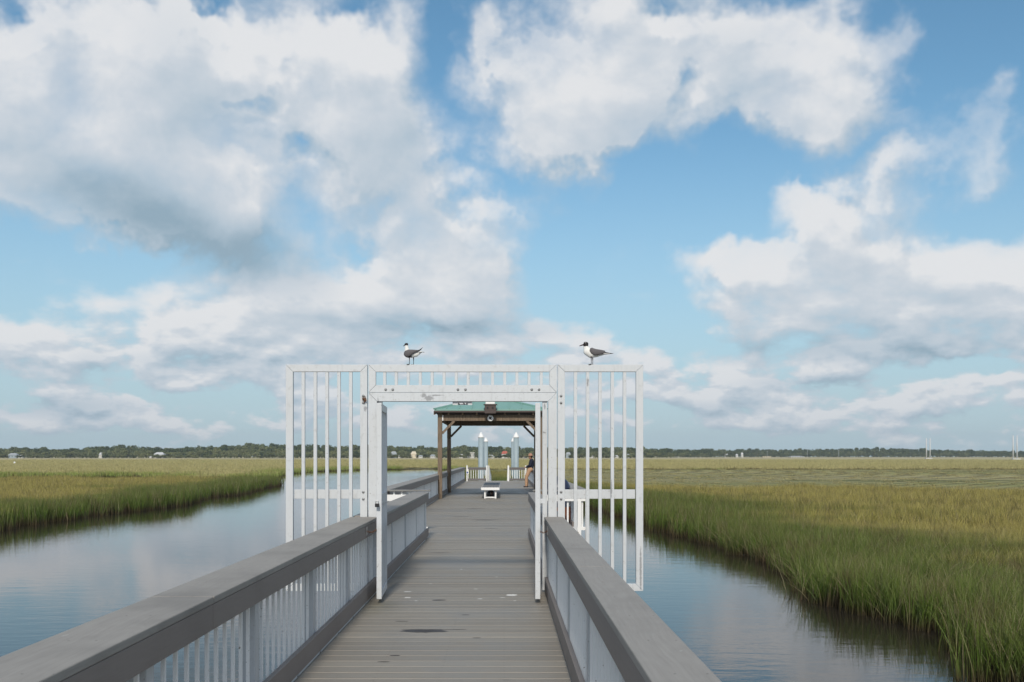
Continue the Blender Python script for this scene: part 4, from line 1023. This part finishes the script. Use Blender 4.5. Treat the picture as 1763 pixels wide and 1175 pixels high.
def woods():
    Ps, S, T, I = [], [], [], []
    xs, ys = zip(*PROF)
    for (Y0, fr, step) in ((920, .30, 5.0), (935, .45, 5.0), (955, .60, 5.0), (985, .78, 5.5), (1020, .92, 5.5), (1050, 1.0, 5.5)):
        X = -Y0 * .72
        while X < Y0 * .72:
            px = VX + X / Y0 * F; k = 1.0
            right = max(0, min(1, (px - 1080) / 200))
            Y = Y0 + right * 500 + rs.uniform(-14, 14)
            top = np.interp(px + rs.uniform(-6, 6), xs, ys)
            Xw = (px - VX) / F * Y
            zt = wz(top, Y) + 1.5
            h = (zt + .6) * fr * rs.uniform(.88, 1.08)
            if fr < .5 and rs.rand() < .35: X += step; continue
            w_ = rs.uniform(.7, 1.2) * (.6 + .5 * h / 12)
            Ps.append((Xw, Y, -.6)); S.append((w_, w_, h / 11.5)); I.append(rs.randint(0, 5))
            T.append(np.clip(rs.normal(.25 if fr > .7 else .70, .32), 0, 1) * (1 - .4 * right)); X += step * rs.uniform(.45, 1.0)
    P = np.array(Ps, float); n = len(P); print('trees', n)
    scatter('distant_wood', 'dark green mixed wood along the far shore on the horizon', 'wood', P, np.array(S), rs.rand(n) * 6.28, np.array(I), {'tone': np.array(T)}, [crown('crown_%d' % k, 50 + k) for k in range(5)], .04)
woods()
M['hwhite'] = mat_plain('house_white', (.52, .52, .50), .7, 0, .05, 1); M['hgrey'] = mat_plain('house_grey_blue', (.30, .36, .40), .7, 0, .05, 1); M['hcream'] = mat_plain('house_cream', (.62, .55, .42), .7, 0, .05, 1)
M['rred'] = mat_plain('roof_red', (.42, .10, .065), .7, 0, .1, 1); M['rgrey'] = mat_plain('roof_grey', (.33, .36, .38), .7, 0, .1, 1); M['rwhite'] = mat_plain('roof_white', (.55, .56, .57), .6, 0, .05, 1); M['glass'] = mat_plain('window_glass', (.05, .07, .09), .2)
def house(px0, px1, y0, y1, wall, roof, label, Y=926, gable=True, nw=3):
    x0, x1 = wx(px0, Y), wx(px1, Y); z1 = wz(y0, Y); z0 = -.75; W = x1 - x0; D = max(4, W * .6)
    c = (x0 + x1) / 2; e = empty('house', (c, Y + D / 2, z0), label, 'house', 'houses along the far shore')
    zr = z0 + (z1 - z0) * (.62 if gable else .86)
    m = MB(); m.box(x0 + W * .06, x1 - W * .06, Y, Y + D, z0, zr); m.build('wall', M[wall], e)
    m = MB()
    if gable:
        i = W * .22; a, b, c2, d2, r1, r2 = (x0, Y - .4, zr + .01), (x1, Y - .4, zr + .01), (x1, Y + D + .4, zr + .01), (x0, Y + D + .4, zr + .01), (x0 + i, Y + D / 2, z1), (x1 - i, Y + D / 2, z1)
        m.add([a, b, c2, d2, r1, r2], [(0, 1, 5, 4), (1, 2, 5), (2, 3, 4, 5), (3, 0, 4), (3, 2, 1, 0)])
    else: m.box(x0, x1, Y - .6, Y + D + .6, zr + .005, z1)
    m.build('roof', M[roof], e)
    if W > 5:
        for k in range(nw):
            xx = x0 + W * (.18 + .64 * k / max(1, nw - 1)); m = MB(); m.box(xx - W * .035, xx + W * .035, Y - .05, Y - .005, z0 + (zr - z0) * .35, z0 + (zr - z0) * .8); m.build('window', M['glass'], e)
    adopt(e)
house(13, 29, 780.5, 787, 'hgrey', 'rgrey', 'low grey blue house at the far left shore beside dark trees')
house(30, 39, 784, 787.5, 'hwhite', 'rwhite', 'tiny white boathouse right of the grey blue house at far left')
house(170, 176, 779.5, 784, 'hwhite', 'rwhite', 'tiny white roof poking out of the trees left of the big white house', gable=True)
house(264, 282, 779, 788, 'hwhite', 'rwhite', 'white two storey house alone before the woods, left of the gate', nw=4)
house(257, 261, 785.5, 788, 'hwhite', 'rwhite', 'tiny white shed just left of the lone white house')
house(672, 683, 777.5, 783, 'hgrey', 'rgrey', 'small grey blue roofed house seen just right of the left gate leaf')
house(685, 693, 784, 788, 'hwhite', 'rwhite', 'low white boat shed below the grey blue house near the left leaf')
house(707, 717, 777.5, 788, 'hcream', 'hcream', 'tall cream house between the left gate leaf and the shelter', nw=2)
house(720, 728, 784, 788, 'hwhite', 'rgrey', 'low pale shed just right of the tall cream house')
house(740, 750, 783, 788, 'hwhite', 'rgrey', 'low white house just left of the front shelter post')
house(790, 798, 782.5, 787.5, 'hwhite', 'rwhite', 'small white house left of the big pale house seen through the shelter')
house(804, 817, 779, 787.5, 'hwhite', 'hwhite', 'big pale grey house left of the left piles, seen through the shelter', gable=False)
house(839.5, 850, 783.5, 788, 'hwhite', 'rwhite', 'low white house just right of the left pair of piles')
house(863, 875, 777, 788, 'hwhite', 'rred', 'white house with bright red roof between the piles')
house(877, 882, 784, 788, 'hwhite', 'rwhite', 'tiny white annex right of the red roofed house')
house(901, 907, 784, 788, 'hwhite', 'rred', 'tiny red roofed house right of the right piles')
house(974, 983, 779, 787.5, 'hgrey', 'rgrey', 'grey blue house behind the first bars of the right wing')
house(1014, 1022, 784, 788.5, 'hwhite', 'rwhite', 'low white house near the second bar of the right wing')
house(1057, 1065, 784, 788.5, 'hwhite', 'rwhite', 'low white house near the fourth bar of the right wing')
house(1079, 1085, 782, 786.5, 'hwhite', 'rgrey', 'tiny white house beside the fifth bar of the right wing')
YR = 1370
house(1156, 1175, 779, 787.5, 'hwhite', 'rwhite', 'large white gabled house right of the gate, the widest on that shore', Y=YR, nw=4)
house(1177, 1187, 781, 787.5, 'hwhite', 'rwhite', 'white house next right of the large gabled one', Y=YR)
house(1190, 1202, 780.5, 787, 'hwhite', 'rwhite', 'long white house, third in the cluster right of the gate', Y=YR)
house(1205, 1209, 780, 786, 'hwhite', 'rwhite', 'small white house closing the cluster right of the gate', Y=YR)
house(1248, 1253, 780.5, 786, 'hwhite', 'rwhite', 'tiny white house alone in the trees midway to the cream shed', Y=YR)
house(1267, 1271, 782, 786.5, 'hwhite', 'rwhite', 'tiny white house left of the narrow tall white one', Y=YR)
house(1276, 1280, 779.5, 788, 'hwhite', 'rwhite', 'narrow tall white house on the right shore', Y=YR)
house(1313, 1328, 786, 788.8, 'hcream', 'hcream', 'long low cream shed on the right shore', Y=YR, gable=False)
house(1349, 1357, 787, 789.5, 'hwhite', 'rwhite', 'low white boathouse left of the long white one', Y=YR, gable=False)
house(1360, 1387, 785.5, 789.5, 'hwhite', 'rwhite', 'long low white boathouse on the right shore', Y=YR, nw=5)
GPN = 'thin utility poles on the far right shore'
for (px, y0, Y, r_, lab) in ((1321, 776, 1360, .22, 'thin pale pole above the long cream shed'), (1390, 773, 1360, .25, 'thin grey pole right of the long white boathouse'), (1444, 774, 1360, .3, 'thin brown pole on the right shore, left of the twin white poles')):
    m = MB(); m.tube([(wx(px, Y), Y, -.9), (wx(px, Y), Y, wz(y0, Y))], [r_, r_ * .7], 8); m.beam((wx(px, Y) - 1.2, Y, wz(y0, Y) - 1), (wx(px, Y) + 1.2, Y, wz(y0, Y) - 1), .2, .2)
    tag(fix_origin(m.build('utility_pole', M['rgrey'])), lab, 'pole', GPN)
GT = 'twin white transmission poles standing in the marsh'
for (pa, pb, y0, y1, b0, b1, Y, lab) in ((1595, 1601.3, 755, 791, 1593, 1604, 727, 'twin white transmission poles on a shared base, the nearer pair to the shelter'), (1744.3, 1751, 750, 792, 1742, 1755, 620, 'twin white transmission poles on a shared base at the right edge of the view')):
    e = empty('transmission_pole', (wx((pa + pb) / 2, Y), Y, -.9), lab, 'transmission pole', GT)
    for p in (pa, pb):
        m = MB(); m.tube([(wx(p, Y), Y, -.3), (wx(p, Y), Y, wz(y0, Y))], [.42, .30], 10); m.build('mast', M['rwhite'], e, smooth=True)
    m = MB(); m.box(wx(b0, Y), wx(b1, Y), Y - 1.5, Y + 1.5, -1.2, .05 if Y > 700 else 0.0); m.build('base', M['hwhite'], e)
    adopt(e)
# white bird or float far out in the left marsh
m = MB(); m.lathe((wx(25, 300), 300, -.75), [(.1, 0), (.3, .2), (.25, .5), (.05, .65)], 10); tag(fix_origin(m.build('channel_marker', M['pure'], None, smooth=True)), 'tiny white marker out in the left marsh', 'marker')

# ------------------------------------------------------------------ haze
def haze():
    m = bpy.data.materials.new('haze'); m.use_nodes = True; t = NT(m.node_tree); t.n.clear()
    out = t.new('ShaderNodeOutputMaterial'); v = t.new('ShaderNodeVolumePrincipled'); v.inputs['Color'].default_value = (.80, .88, .96, 1)
    v.inputs['Density'].default_value = .00015; v.inputs['Anisotropy'].default_value = .1
    t.l.new(v.outputs[0], out.inputs['Volume'])
    b = MB(); b.box(-2700, 2700, -2700, 2700, -4.5, 60); o = b.build('haze', m); tag(o, kind='stuff')
haze()
